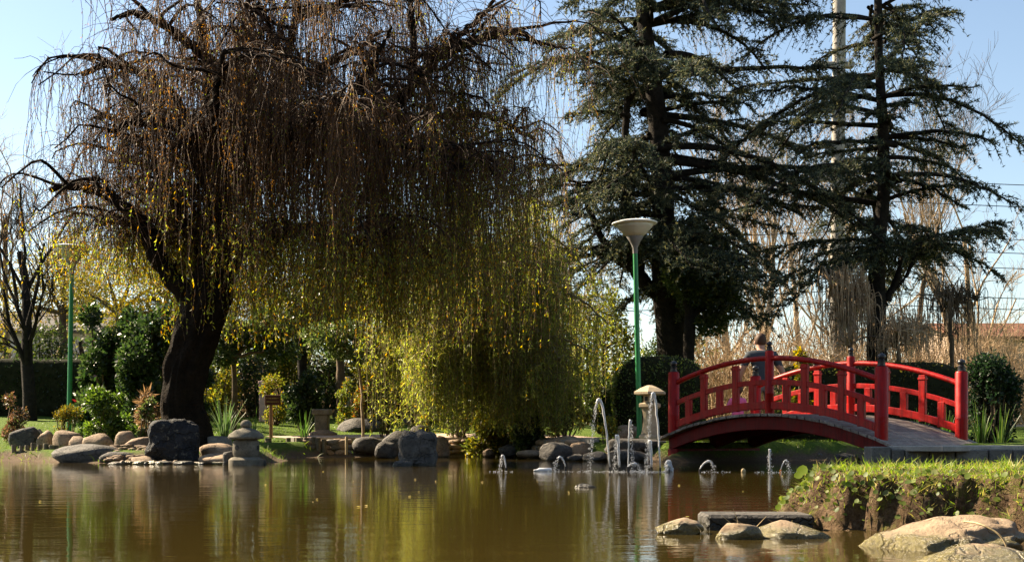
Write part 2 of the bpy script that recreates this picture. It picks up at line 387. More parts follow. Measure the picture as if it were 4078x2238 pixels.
# ------------------------------------------------------------------ ground, pond bed, water
lbk = [bp(BL-.32, s, 0) for s in (-.45, .6, 2.2, 4.0, 7.0, 14.0)]
rbk = [bp(.28, s, 0) for s in (14.0, 7.0, 3.5, 2.0, -.42)]
POND = np.array([(-40,21),(-11,20.6),(-8.4,20.25),(-7.5,19.8),(-6.6,18.8),(-5.6,18.15),(-4.2,18.2),(-3.55,18.6),(-3.6,20),(-4.1,22.6),(-3.4,24.0),(-2.0,24.6),(-.5,25.0),
                 (.5,24.2),(.85,21.6),(1.3,20.9),(1.9,20.2),(2.2,19.3)] + [tuple(p[:2]) for p in lbk] + [tuple(p[:2]) for p in rbk] +
                [(5.3,15.75),(8,15.6),(16,15.4),(40,15.0),(40,8.2),(9,7.7),(6,7.3),(3.6,6.75),(1.9,6.35),(1.32,5.95),(1.17,5.55),(1.3,5.12),(1.75,4.98),(2.2,4.72),(2.25,4.1),(2.3,3.0),(1.6,1.2),(-3,.9),(-40,.9)], float)
def pond_sd(X, Y):
    """signed distance to the shore, positive on land"""
    P = np.stack([X, Y], -1).reshape(-1, 2); d = np.full(len(P), 1e9); ins = np.zeros(len(P), bool)
    A = POND; B = np.roll(POND, -1, 0)
    for a, b in zip(A, B):
        e = b-a; w = P-a; t = np.clip((w@e)/(e@e), 0, 1); q = w - t[:, None]*e
        d = np.minimum(d, np.hypot(q[:, 0], q[:, 1]))
        c = (a[1] <= P[:, 1]) != (b[1] <= P[:, 1])
        with np.errstate(divide='ignore', invalid='ignore'):
            xi = a[0] + (P[:, 1]-a[1])/(b[1]-a[1])*(b[0]-a[0])
        ins ^= c & (P[:, 0] < xi)
    return np.where(ins, -d, d).reshape(X.shape)
def sm(x, a, b): t = np.clip((x-a)/(b-a), 0, 1); return t*t*(3-2*t)
def fbm2(X, Y, sc, seed=0.0):
    o = np.zeros(X.shape)
    f = o.ravel(); xs, ys = X.ravel(), Y.ravel()
    for i in range(len(f)): f[i] = mnoise.fractal(Vector((xs[i]*sc+seed, ys[i]*sc, seed)), 1.0, 2.0, 3)
    return o
def far_height(X, Y):
    d = pond_sd(X, Y)
    land = (.30-.12*sm(-X, 3.0, 4.2)*sm(-Y, -23.5, -22))*sm(d, 0, .45)
    left = 1 - .45*sm(X, -1, 4)
    land = land + (.62*sm(Y, 22.5, 33)*left)*sm(d, .3, 3.) - .14*sm(X, 4.3, 5.2)*sm(-Y, -17.5, -16)*sm(d,0,.3)
    return np.where(d >= 0, land, -.55*sm(-d, 0, 1.2))
xs = np.unique(np.concatenate([np.arange(-9.5, 9.5, .14), np.linspace(-40, -9.5, 40), np.linspace(9.5, 40, 40), [-900,-400,-200,-100,-60,60,100,200,400,900]]))
ys = np.unique(np.concatenate([np.arange(8.0, 8.01), np.linspace(8., 15, 12), np.arange(15, 29, .14), np.linspace(29, 60, 40), [80,120,200,400,900,1600]]))
GX, GY = np.meshgrid(xs, ys)
GZ = far_height(GX, GY) + .03*np.sin(GX*1.9+1.3*np.sin(GY*1.1))*sm(GY, 20, 26)
def grid_mesh(name, GX, GY, GZ, mat):
    h, w = GX.shape; V = np.stack([GX, GY, GZ], -1).reshape(-1, 3)
    i = np.arange(h*w).reshape(h, w); Fa = np.stack([i[:-1,:-1], i[:-1,1:], i[1:,1:], i[1:,:-1]], -1).reshape(-1, 4)
    return tag(npmesh(name, V, Fa, mat, None, None, True), kind='structure')
tag(grid_mesh('ground', GX, GY, GZ, M_ground), 'lawn and soil of the park sloping up from the pond')
def gz(x, y): return float(far_height(np.array([[x]], float), np.array([[y]], float))[0, 0])

# near bank: finer sheet, steep crumbling face
def bank_height(X, Y):
    d = pond_sd(X, Y)
    face = sm(d, -.02, .15)
    z = .04*sm(d, -.02, .03) + .185*face + .03*sm(d, .2, 1.5)
    return np.where(d >= 0, z, -.45*sm(-d, 0, 1.0))
bx = np.unique(np.concatenate([np.arange(.6, 4.2, .022), np.arange(4.2, 8, .12), np.linspace(8, 40, 12), np.linspace(-40, .6, 30)]))
by = np.unique(np.concatenate([np.linspace(-3, 3.4, 14), np.arange(3.4, 7.0, .022), np.linspace(7.0, 8.0, 8)]))
BX, BY = np.meshgrid(bx, by)
nz = fbm2(BX, BY, 5.5, 3.1); nz2 = fbm2(BX, BY, 17., 8.7)
wob = fbm2(BX, BY, 3.4, 5.5)
BZ = bank_height(BX + .06*nz, BY + .09*wob + .04*nz2)
dd = pond_sd(BX, BY)
BZ += (.028*nz + .020*nz2)*sm(dd, -.1, .05)*(1-.6*sm(dd, .35, .8))
tag(grid_mesh('near_bank', BX, BY, BZ, M_bank), 'crumbling earth bank of the near shore', None)
def bank_z(x, y): return float(bank_height(np.array([[x]], float), np.array([[y]], float))[0, 0])

wm = MB().add([(-60,.2,0),(60,.2,0),(60,60,0),(-60,60,0)], [(0,1,2,3)])
tag(wm.build('water', M_water), 'still olive green pond water', None, None, 'structure')

# ================================================================== BRIDGE
bridge = thing('arched_footbridge', 'red painted arched wooden footbridge with black post caps over the pond inlet', 'bridge', bp(BL/2, BWID/2, .2))
npl = 33
for i in range(npl):
    t0 = -.24 + (BL+.48)*i/npl; t1 = -.24 + (BL+.48)*(i+1)/npl - .012
    e = rnd.uniform(-.012, .012); dz = rnd.uniform(-.003, .003); s0, s1 = -.13+e, BWID+.13+e
    P = [bp(t0,s0,zdeck(t0)-.04+dz), bp(t1,s0,zdeck(t1)-.04+dz), bp(t1,s1,zdeck(t1)-.04+dz), bp(t0,s1,zdeck(t0)-.04+dz),
         bp(t0,s0,zdeck(t0)+dz), bp(t1,s0,zdeck(t1)+dz), bp(t1,s1,zdeck(t1)+dz), bp(t0,s1,zdeck(t0)+dz)]
    MB().hexa(P).build('plank', M_plank, bridge, bevel=.004)
def arc_beam(s, hw, zlo, zhi, ta, tb, n=22):
    """curved rectangular timber that follows the deck"""
    m = MB(); V = []
    for k in range(n+1):
        t = ta + (tb-ta)*k/n; z = zdeck(t)
        V += [bp(t,s-hw,z+zlo), bp(t,s+hw,z+zlo), bp(t,s+hw,z+zhi), bp(t,s-hw,z+zhi)]
    Fs = [(k*4+j, k*4+(j+1)%4, k*4+4+(j+1)%4, k*4+4+j) for k in range(n) for j in range(4)] + [(0,1,2,3), tuple(n*4+j for j in (3,2,1,0))]
    return m.add(V, Fs)
for s in (.04, BWID/2, BWID-.04):
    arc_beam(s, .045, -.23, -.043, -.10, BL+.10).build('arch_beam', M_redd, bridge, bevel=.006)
for t in (-.02, BL+.02):
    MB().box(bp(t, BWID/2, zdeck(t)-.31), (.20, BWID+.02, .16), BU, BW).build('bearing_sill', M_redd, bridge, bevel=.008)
FIN = [(.058,0),(.062,.012),(.052,.018),(.050,.075),(.053,.082),(.036,.090),(.030,.100),(.046,.112),(.055,.134),(.051,.158),(.034,.174),(.012,.186),(0,.190)]
def end_post(t, s, big=True):
    zb = zdeck(t) - (.03 if big else .02); r = .086 if big else .062
    h = .955 if big else .90
    p = MB().lathe(bp(t, s, zb), [(r,0),(r,.30),(r*1.02,.302),(r,.306),(r,h-.02),(r*.86,h)], 18).build('post', M_red, bridge, auto=math.radians(40))
    k = .95 if big else .72
    f = MB().lathe(bp(t, s, zb+h-.002), [(a*k*1.05, b*k) for a, b in FIN], 14).build('finial', M_black, p, auto=math.radians(50))
for s in (0., BWID):
    for t in (0., BL): end_post(t, s)
    end_post(BL/2, s, False)
    # hand rail in two lengths, middle rail, foot rail
    for ta, tb in ((.06, BL/2-.04), (BL/2+.04, BL-.06)):
        pts = [bp(t, s, zdeck(t)+.745+.03*math.sin(math.pi*t/BL)) for t in np.linspace(ta, tb, 14)]
        MB().tube(pts, .038, 10).build('handrail', M_red, bridge, auto=math.radians(40))
        arc_beam(s, .024, .40, .475, ta, tb).build('middle_rail', M_red, bridge, bevel=.006)
        arc_beam(s, .034, .055, .165, ta, tb).build('foot_rail', M_red, bridge, bevel=.008)
        for k in range(1, 6):
            t = (0 if ta < 1 else BL/2) + BL/2*k/6
            tall = k in (2, 4); z = zdeck(t); top = .715 if tall else .41
            MB().box(bp(t, s, z+(.05+top)/2), (.105, .062, top-.05), BU, BW).build('baluster', M_red, bridge, bevel=.006)
            if tall:
                MB().box(bp(t, s, z+.662), (.124, .078, .035), BU, BW).build('bracket', M_red, bridge, bevel=.006)

# abutment on the right bank
ab = thing('stone_abutment', 'low wall of grey stone blocks carrying the right end of the bridge', 'wall', (5.5, 15.8, 0))
x = 4.52; k = 0
bl_l = [.26,.17,.30,.33,.42,.30,.36,.44,.38,.42,.36,.40,.45,.4,.4,.4]
for L_ in bl_l:
    yb = 15.86 - .02*(x-4.5) + rnd.uniform(-.008,.008); zt = .225 + rnd.uniform(-.006,.006) + (.03 if k == 0 else 0)
    MB().box((x+L_/2, yb+.12, (zt-.25)/2), (L_-.012, .34, zt+.25)).build('block', M_block, ab, bevel=.012)
    x += L_; k += 1
ld = MB().box(bp(-.62, BWID/2+.05, .235), (.78, BWID+.5, .07), BU, BW).build('landing_slab', M_conc, None, bevel=.01)
tag(ld, 'flat concrete landing slab at the right foot of the red bridge', 'slab')

# ================================================================== LAMPS
def lamp(px_top, px_bot, y_base, y_neck, D, label, k=1.0):
    b = at(px_bot, y_base, D); zb = gz(b[0], b[1]) if D > 23 else b[2]; b[2] = min(b[2], zb)-.02
    top = at(px_top, y_neck, D); up = unit(top-b); H = np.linalg.norm(top-b)
    r = thing('park_lamp', label, 'street lamp', b, 'park lamps')
    MB().lathe(b, [(.075,0),(.075,.02),(.046,.03),(.046,.6),(.040,H)], 14, up).build('pole', M_green, r, auto=.6)
    MB().lathe(b+up*(H-.01), [(.043,0),(.044,.10),(.09,.20),(.145,.285),(.145,.295)], 18, up).build('lamp_base', M_grey, r, auto=.7)
    g0 = H+.28
    MB().lathe(b+up*g0, [(.142,0),(.20,.05),(.285,.14),(.33,.205),(.32,.205),(.275,.145),(.19,.06),(.13,.012)], 24, up).build('lamp_shade', M_shade, r, smooth=True)
    MB().lathe(b+up*(g0+.02), [(.05,0),(.05,.10),(.03,.12)], 10, up).build('bulb', M_white, r, smooth=True)
    MB().lathe(b+up*(g0+.20), [(.36,0),(.385,.015),(.385,.03),(.30,.055),(.12,.075),(0,.08)], 28, up).build('lamp_cap', M_white, r, auto=.8)
lamp(2530, 2547, 1738, 1008, 21.3, 'tall park lamp on a bright green pole left of the red bridge')
lamp(286, 274, 1712, 1090, 24.3, 'park lamp on a green pole at far left behind the shrubs')

# ================================================================== STONE LANTERNS
c = at(2588, 1738, 20.9); c[2] = .33
lt = thing('stone_lantern', 'tall sand coloured stone lantern with six sided roof beside the bridge', 'lantern', c)
MB().lathe(c+np.array([0,0,-.05]), [(.20,0),(.20,.12),(.16,.15)], 6, rot=.3).build('base', M_lantern, lt, bevel=.008)
MB().lathe(c+np.array([0,0,.10]), [(.150,0),(.128,.08),(.112,.22),(.118,.36),(.135,.42)], 20).build('shaft', M_lantern, lt, auto=.6)
MB().lathe(c+np.array([0,0,.52]), [(.15,0),(.195,.03),(.195,.085),(.15,.10)], 6, rot=.3).build('platform', M_lantern, lt, bevel=.006)
lb = MB().lathe(c+np.array([0,0,.62]), [(.115,0),(.115,.13)], 6, rot=.3).build('light_box', M_lantern, lt, bevel=.006)
for q in range(6):
    a = .3 + math.pi/6 + q*math.pi/3
    nx, ny = math.cos(a), math.sin(a)
    # lathe axes: a1 = up x Y = (-1,0,0), a2 = up x a1 = (0,-1,0)
    MB().box(c+np.array([-nx*.099, -ny*.099, .685]), (.008,.06,.075), (nx,ny,0), (-ny,nx,0)).build('hole_shade', M_dark, lb)  # dark plate coloured as the shade inside a window hole
MB().lathe(c+np.array([0,0,.75]), [(.24,0),(.285,.012),(.285,.05),(.17,.115),(.05,.16),(0,.165)], 6, rot=.3).build('roof', M_lantern, lt, bevel=.008)

c = at(980, 1850, 17.2); c[2] = 0
lw = thing('snow_viewing_lantern', 'squat mossy grey stone lantern with round roof on the waterside rocks', 'lantern', c)
MB().lathe(c+np.array([0,0,-.1]), [(.21,0),(.235,.05),(.235,.17),(.20,.20),(.14,.215)], 26).build('base', M_lanternd, lw, auto=.6)
MB().lathe(c+np.array([0,0,.105]), [(.155,0),(.175,.03),(.182,.12),(.175,.22),(.15,.245)], 24).build('light_box', M_lanternd, lw, auto=.7)
lbx = lw.children[-1]
for a in (-.55, 1.3, -2.4): 
    dx, dy = math.sin(a), -math.cos(a)
    MB().lathe(c+np.array([dx*.176, dy*.176, .235]), [(.034,0),(.034,.008)], 14, (dx,dy,.001)).build('hole_shade', M_dark, lbx)  # dark disc on the stone, its colour stands for shade in a round hole
MB().lathe(c+np.array([0,0,.345]), [(.16,0),(.235,.012),(.245,.035),(.225,.075),(.16,.125),(.08,.155),(.05,.165)], 28).build('roof', M_lanternd, lw, auto=.8)
MB().lathe(c+np.array([0,0,.505]), [(.05,0),(.078,.03),(.080,.06),(.055,.095),(.02,.11),(0,.112)], 18).build('knob', M_lanternd, lw, smooth=True)

# ================================================================== ROCKS
def rock_geo(r, seed, pw=2.4, amp=.12, sub=3, sc=1.5, flat=None, facets=9):
    bm = bmesh.new(); bmesh.ops.create_icosphere(bm, subdivisions=sub, radius=1.0)
    off = Vector((seed*7.13, seed*3.7, seed*1.9))
    V = []; prs = np.random.default_rng(int(abs(seed)*1000)+3); pn = [Vector(unit(prs.normal(size=3))) for _ in range(facets)]; ph = prs.uniform(.70, .93, max(facets,1))
    for v in bm.verts:
        d = v.co.normalized()
        k = (abs(d.x)**pw + abs(d.y)**pw + abs(d.z)**pw)**(-1.0/pw)
        nn = mnoise.fractal(d*sc+off, 1.0, 2.0, 4)
        nc = mnoise.cell(d*1.1+off)
        f = k*(1 + amp*nn*1.5) + amp*.35*mnoise.noise(d*4.5+off)
        dv = d*f
        for pq, hq in zip(pn, ph):
            ex = dv.dot(pq)-hq
            if ex > 0: dv = dv - pq*ex*.82
        dv = dv*1.10 + d*(.018*mnoise.fractal(d*7+off, 1.0, 2.0, 3))
        p = np.array([dv.x*r[0], dv.y*r[1], dv.z*r[2]])
        if flat is not None and p[2] > flat*r[2]: p[2] = flat*r[2] + (p[2]-flat*r[2])*.25
        V.append(p)
    Fa = np.array([[q.index for q in f.verts] for f in bm.faces]); bm.free()
    return np.array(V), Fa
def rock(px0, px1, py0, py1, D, label, mat=None, pw=2.4, amp=.12, dep=.75, seed=None, sub=3, flat=None, tilt=0., cat='rock', name='rock', sink=.2, group=None, sc=1.5, facets=9):
    mat = mat or M_rock; seed = seed if seed is not None else (px0*.37+py0*.11)
    a = at(px0, py1, D); b = at(px1, py0, D)
    w = b[0]-a[0]; h = b[2]-a[2]; zlo = a[2]-h*sink
    rr = (w/2, w/2*dep, (b[2]-zlo)/2)
    V, Fa = rock_geo(rr, seed, pw, amp, sub, sc, flat, facets)
    if tilt:
        ct, st = math.cos(tilt), math.sin(tilt); V = np.stack([V[:,0]*ct+V[:,2]*st, V[:,1], -V[:,0]*st+V[:,2]*ct], -1)
    c = np.array([(a[0]+b[0])/2, D + rr[1]*.35, (b[2]+zlo)/2]); base = np.array([c[0], c[1], a[2]])
    o = npmesh(name, V+c, Fa, mat, None, None, True, base)
    return tag(o, label, cat, group)
RK = [
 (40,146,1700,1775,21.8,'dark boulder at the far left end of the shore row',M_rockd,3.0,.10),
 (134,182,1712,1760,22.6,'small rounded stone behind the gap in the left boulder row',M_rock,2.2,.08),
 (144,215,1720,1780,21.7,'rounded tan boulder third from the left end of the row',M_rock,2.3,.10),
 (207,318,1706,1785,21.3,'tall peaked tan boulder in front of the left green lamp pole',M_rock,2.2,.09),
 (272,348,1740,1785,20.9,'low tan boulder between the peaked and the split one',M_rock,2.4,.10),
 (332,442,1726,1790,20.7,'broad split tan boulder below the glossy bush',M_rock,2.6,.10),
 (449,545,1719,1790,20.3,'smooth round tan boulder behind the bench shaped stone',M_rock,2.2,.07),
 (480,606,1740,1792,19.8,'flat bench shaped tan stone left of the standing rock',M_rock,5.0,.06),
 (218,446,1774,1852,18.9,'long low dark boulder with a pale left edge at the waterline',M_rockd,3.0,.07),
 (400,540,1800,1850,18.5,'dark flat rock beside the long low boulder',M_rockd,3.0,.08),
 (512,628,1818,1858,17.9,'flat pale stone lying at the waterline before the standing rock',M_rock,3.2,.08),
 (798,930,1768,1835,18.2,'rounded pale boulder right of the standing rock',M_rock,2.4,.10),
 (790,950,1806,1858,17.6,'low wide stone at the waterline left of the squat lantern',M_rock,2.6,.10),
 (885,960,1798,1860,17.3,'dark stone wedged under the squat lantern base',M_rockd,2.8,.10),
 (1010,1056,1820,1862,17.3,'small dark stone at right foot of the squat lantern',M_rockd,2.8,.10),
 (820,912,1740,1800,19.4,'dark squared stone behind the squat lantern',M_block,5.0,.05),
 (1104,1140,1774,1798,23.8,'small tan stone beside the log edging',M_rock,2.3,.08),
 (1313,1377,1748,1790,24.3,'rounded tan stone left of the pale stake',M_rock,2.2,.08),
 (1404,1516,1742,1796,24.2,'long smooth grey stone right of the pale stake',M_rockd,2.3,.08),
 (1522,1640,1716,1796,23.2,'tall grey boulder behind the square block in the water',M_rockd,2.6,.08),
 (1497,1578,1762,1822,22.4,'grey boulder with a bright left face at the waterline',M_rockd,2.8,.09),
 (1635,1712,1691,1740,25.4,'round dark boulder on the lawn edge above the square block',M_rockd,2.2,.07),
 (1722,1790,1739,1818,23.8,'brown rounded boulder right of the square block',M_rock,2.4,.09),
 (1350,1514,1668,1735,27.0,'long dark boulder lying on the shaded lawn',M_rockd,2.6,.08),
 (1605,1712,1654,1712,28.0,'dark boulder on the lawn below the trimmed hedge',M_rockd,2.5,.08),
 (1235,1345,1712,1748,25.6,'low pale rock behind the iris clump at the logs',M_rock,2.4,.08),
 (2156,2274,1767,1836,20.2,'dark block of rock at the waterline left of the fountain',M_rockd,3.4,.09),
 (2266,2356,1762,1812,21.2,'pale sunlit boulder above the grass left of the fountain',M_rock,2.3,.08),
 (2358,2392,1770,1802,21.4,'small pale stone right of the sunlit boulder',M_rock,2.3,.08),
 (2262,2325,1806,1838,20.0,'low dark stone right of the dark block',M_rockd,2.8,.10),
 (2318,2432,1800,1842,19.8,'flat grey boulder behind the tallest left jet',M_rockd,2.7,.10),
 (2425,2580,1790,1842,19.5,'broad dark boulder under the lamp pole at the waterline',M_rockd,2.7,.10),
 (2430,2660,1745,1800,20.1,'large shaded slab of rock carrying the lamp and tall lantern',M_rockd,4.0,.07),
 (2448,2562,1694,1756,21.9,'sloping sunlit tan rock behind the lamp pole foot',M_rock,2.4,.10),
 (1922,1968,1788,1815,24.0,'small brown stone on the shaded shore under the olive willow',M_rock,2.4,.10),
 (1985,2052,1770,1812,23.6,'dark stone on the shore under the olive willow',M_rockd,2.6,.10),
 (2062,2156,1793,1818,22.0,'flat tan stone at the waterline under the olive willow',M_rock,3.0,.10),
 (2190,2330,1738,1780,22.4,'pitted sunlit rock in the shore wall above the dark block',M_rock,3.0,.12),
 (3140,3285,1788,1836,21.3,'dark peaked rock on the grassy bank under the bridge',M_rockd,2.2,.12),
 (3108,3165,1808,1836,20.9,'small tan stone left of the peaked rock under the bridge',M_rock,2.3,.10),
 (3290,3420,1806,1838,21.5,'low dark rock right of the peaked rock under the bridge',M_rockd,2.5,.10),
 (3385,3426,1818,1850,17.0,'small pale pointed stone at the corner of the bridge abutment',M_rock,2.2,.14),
]
for i_, r in enumerate(RK):
    rock(r[0], r[1], r[2], r[3]+(22 if i_ < 8 else 0), r[4], r[5], r[6], r[7], r[8])
rock(600, 786, 1680, 1850, 18.0, 'big upright blue grey standing rock in front of the willow trunk', M_rockb, 4.5, .12, .6, 4.2, 5, None, .10, sink=.1, facets=6)
rock(1597, 1731, 1725, 1872, 16.7, 'square dark grey block of stone standing in the water', M_rockd, 4.6, .11, .85, 2.9, 4, sink=.1, facets=0, sc=2.0)
rock(1560, 1640, 1836, 1862, 16.5, 'flat stone ledge under the square block at water level', M_rockd, 3.0, .08, .9, 5.5)
rock(2290, 2370, 1924, 1960, 9.5, 'small dark stone just breaking the open water', M_rockd, 2.2, .12, .5, 6.1, 3)
# squared stone pedestal on the lawn
pd = thing('stone_pedestal', 'brown squared stone pedestal with projecting cap on the lawn', 'pedestal', at(1283, 1712, 25.8))
cc = at(1283, 1712, 25.8)
MB().box(cc+np.array([0,0,.15]), (.28,.28,.34)).build('shaft', M_lanternd, pd, bevel=.02)
MB().box(cc+np.array([0,0,.37]), (.38,.36,.12)).build('cap', M_lanternd, pd, bevel=.02)
# boulders and slab on the near shore
rock(3425, 4110, 2090, 2262, 4.3, 'large smooth tan boulder at the right foot of the near bank', M_algae, 1.9, .16, .72, 3.3, 5, sink=.45, tilt=-.10, sc=1.0)
rock(3600, 4200, 2185, 2330, 3.75, 'flat tan boulder nearest to the camera at the lower right', M_algae, 2.3, .14, .6, 8.3, 5, sink=.5, sc=1.2)
rock(2620, 2800, 2066, 2130, 4.95, 'algae speckled stone left of the sunken slab', M_algae, 2.1, .10, .7, 1.7, 4, sink=.5)
rock(2850, 3030, 2084, 2160, 4.70, 'algae speckled stone in front of the sunken slab', M_algae, 2.0, .10, .8, 2.1, 4, sink=.5)
rock(3000, 3300, 2078, 2170, 4.75, 'wider algae covered stone against the foot of the near bank', M_algae, 2.1, .10, .7, 5.9, 4, sink=.5)
c0 = at(2815, 2060, 5.12); c1 = at(3240, 2058, 5.15)
sl = MB().box(((c0[0]+c1[0])/2, 5.25, .0), (c1[0]-c0[0], .26, .125)).build('stone_slab', M_rockd, None, bevel=.012, org=((c0[0]+c1[0])/2, 5.25, -.06))
tag(sl, 'flat dark stone slab lying in the water against the near bank', 'slab')

# pebble terrace between boulders and standing rock
peb = thing('pebble_terrace', 'terrace of small flat pale stones left of the standing rock', 'paving', at(520, 1815, 18.6))
for i in range(70):
    D = rnd.uniform(18.0, 19.6); px = rnd.uniform(425, 610); z = .03+.20*(D-18.0)/1.6
    w = rnd.uniform(.05,.10); V, Fa = rock_geo((w, w*.8, .022), i*1.3, 2.6, .15, 1)
    npmesh('stone', V+np.array([(px-CX)/F*D, D, z+.02]), Fa, M_rock, peb, None, True)
# waterline stones of the promontory
shs = thing('waterline_stones', 'row of small wet stones edging the promontory at the waterline', 'stones', at(760, 1855, 17.5))
for i in range(34):
    px = 480 + 560*i/33 + rnd.uniform(-8,8); D = 17.55 + rnd.uniform(-.12,.15)
    w = rnd.choice((.03,.05,.05,.08,.11,.14))*rnd.uniform(.8,1.2); V, Fa = rock_geo((w, w*.8, rnd.uniform(.025,.06)), i*2.3+.4, 2.6, .2, 2)
    npmesh('stone', V+np.array([(px-CX)/F*D, D+rnd.uniform(-.1,.1), .005]), Fa, rnd.choice((M_algae,M_rockd,M_rock)), shs, None, True)

# low rubble wall and kerb along the far path
wallp = [(-4.15,23.9),(-3.4,24.5),(-2.0,25.05),(-.6,25.4),(.45,24.75),(.95,22.3),(1.35,21.45)]
WP = smooth_path(np.array([(a,b,0) for a,b in wallp]), 90)
wl_ = thing('rubble_wall', 'low rubble stone wall along the far shore under the olive willow', 'wall', (-1.5, 25, 0))
seg = np.linalg.norm(np.diff(WP[:, :2], axis=0), axis=1); cum = np.concatenate([[0], np.cumsum(seg)])
for row, (z0, hh) in enumerate(((.02,.11),(.13,.10),(.23,.10))):
    s = rnd.uniform(0,.1)
    while s < cum[-1]-.2:
        w = rnd.uniform(.14,.34); k = np.searchsorted(cum, s+w/2); k = min(k, len(WP)-2)
        p = WP[k]; V, Fa = rock_geo((w/2*.97, .10, hh/2*1.05), s*3.1+row, 4.0, .10, 2)
        tdir = unit(WP[k+1]-WP[k]); nd = np.array([-tdir[1], tdir[0], 0])
        Vw = V[:, :1]*tdir + V[:, 1:2]*nd + np.array([0,0,1.])*V[:, 2:3]
        npmesh('stone', Vw + p + np.array([0,0,z0+hh/2]) + nd*(row*.05+rnd.uniform(-.02,.02)-.28), Fa, M_rock if rnd.random()<.7 else M_block, wl_, None, True)
        s += w + .01
kb = MB(); V = []
nd = np.gradient(WP, axis=0); nd = unit(nd); nn_ = np.stack([-nd[:,1], nd[:,0], nd[:,2]*0], -1)
for k in range(len(WP)):
    o = WP[k]+nn_[k]*.0; V += [o+np.array([0,0,.20]), o+nn_[k]*.16+np.array([0,0,.20]), o+nn_[k]*.16+np.array([0,0,.372]), o+np.array([0,0,.372])]
n_ = len(WP); kb.add(V, [(k*4+j, k*4+(j+1)%4, k*4+4+(j+1)%4, k*4+4+j) for k in range(n_-1) for j in range(4)]+[(0,1,2,3),(n_*4-1,n_*4-2,n_*4-3,n_*4-4)])
tag(kb.build('kerb', M_conc, None), 'thin pale concrete kerb along the far path', None, None, 'structure')
pm = MB(); V = []
for k in range(n_):
    o = WP[k]+nn_[k]*.17; q = WP[k]+nn_[k]*1.15
    V += [o+np.array([0,0,.352]), q+np.array([0,0,.362+max(0,gz(q[0],q[1])-.30)])]
pm.add(V, [(k*2, k*2+2, k*2+3, k*2+1) for k in range(n_-1)])
tag(pm.build('path', M_asph, None), 'narrow pinkish gravel path behind the kerb', None, None, 'structure')

# ================================================================== LOG EDGING, STAKE, SIGN
def logs(px_list, y0, y1, D, label, r, mat=M_log):
    c = at(sum(px_list)/len(px_list), y1, D); t = thing('log_edging', label, 'edging', c)
    for px in px_list:
        p = at(px, y1, D+rnd.uniform(-.05,.05)); top = at(px, y0+rnd.uniform(-6,6), D)[2]
        rr = r*rnd.uniform(.85,1.1)
        MB().lathe((p[0],p[1],-.15), [(rr,0),(rr*1.03,(top+.15)*.5),(rr,top+.14),(rr*.86,top+.15)], 10, (rnd.uniform(-.03,.03),rnd.uniform(-.03,.03),1)).build('log', mat, t, auto=.7)
logs([1149,1190,1192+25,1247,1268,1292], 1745, 1815, 23.9, 'short upright dark logs edging the bank below the iris clump', .052)
logs([1068], 1742, 1816, 23.6, 'single dark upright log right of the squat lantern', .06)
logs([58,84,109,133,158,183,207,224], 1768, 1815, 20.45, 'row of pale cut logs edging the bank at far left', .042)
c = at(1380, 1790, 23.7)
stk = MB().lathe((c[0],c[1],.05), [(.026,0),(.028,.33),(.022,.34)], 10).build('wooden_stake', M_stake, None, auto=.6, org=(c[0],c[1],.05)); tag(stk, 'short pale round wooden stake at the shore', 'stake')
sg = thing('notice_sign', 'small brown wooden notice board with two yellow text lines on a post', 'sign', at(1078, 1725, 24.4))
c = at(1087, 1593, 24.4); g = at(1078, 1725, 24.4)
MB().box((g[0], 24.43, (g[2]+c[2])/2-.05), (.06,.05,c[2]-g[2]+.1)).build('post', M_spost, sg, bevel=.005)
brd = MB().box((c[0], 24.39, c[2]), (.31,.03,.20)).build('board', M_sign, sg, bevel=.006)
for row in range(2):
    tl = MB(); x = c[0]-.115
    while x < c[0]+.115:
        w = rnd.uniform(.010,.018)
        if rnd.random() > .14: tl.box((x, 24.372, c[2]+.035-.065*row), (w*.6,.004,rnd.uniform(.014,.022)))
        x += w
    tl.build('text_line', M_signt, brd)

# ================================================================== BIG WILLOW
def limb_geo(pts, r0, r1, sides=9, n=None, jit=.0, pw=1.0):
    n = n or max(6, len(pts)*5)
    P = smooth_path(pts, n, jit); t = np.linspace(0, 1, n)
    R = r0 + (r1-r0)*t**pw
    R = R*(1+.10*np.sin(t*17+r0*40)+.05*np.sin(t*41+r1*90))
    return P, R, tubes_geo(P[None], R[None], sides)
def px_path(pts, D):
    return [at(p[0], p[1], D + (p[2] if len(p) > 2 else 0)) for p in pts]
DW = 19.7
wroot = at(735, 1745, DW); wroot[2] = .25
willow = thing('weeping_willow', 'big old weeping willow with thick dark trunk and bare brown hanging twigs', 'tree', wroot)
tr_pts = px_path([(748,1790),(738,1690),(725,1600),(738,1470),(775,1340),(815,1230),(845,1120)], DW)
P = smooth_path(tr_pts, 40); t = np.linspace(0, 1, 40)
R = np.interp(t, [0,.08,.25,.5,.75,.9,1], [.50,.40,.335,.325,.335,.36,.25])
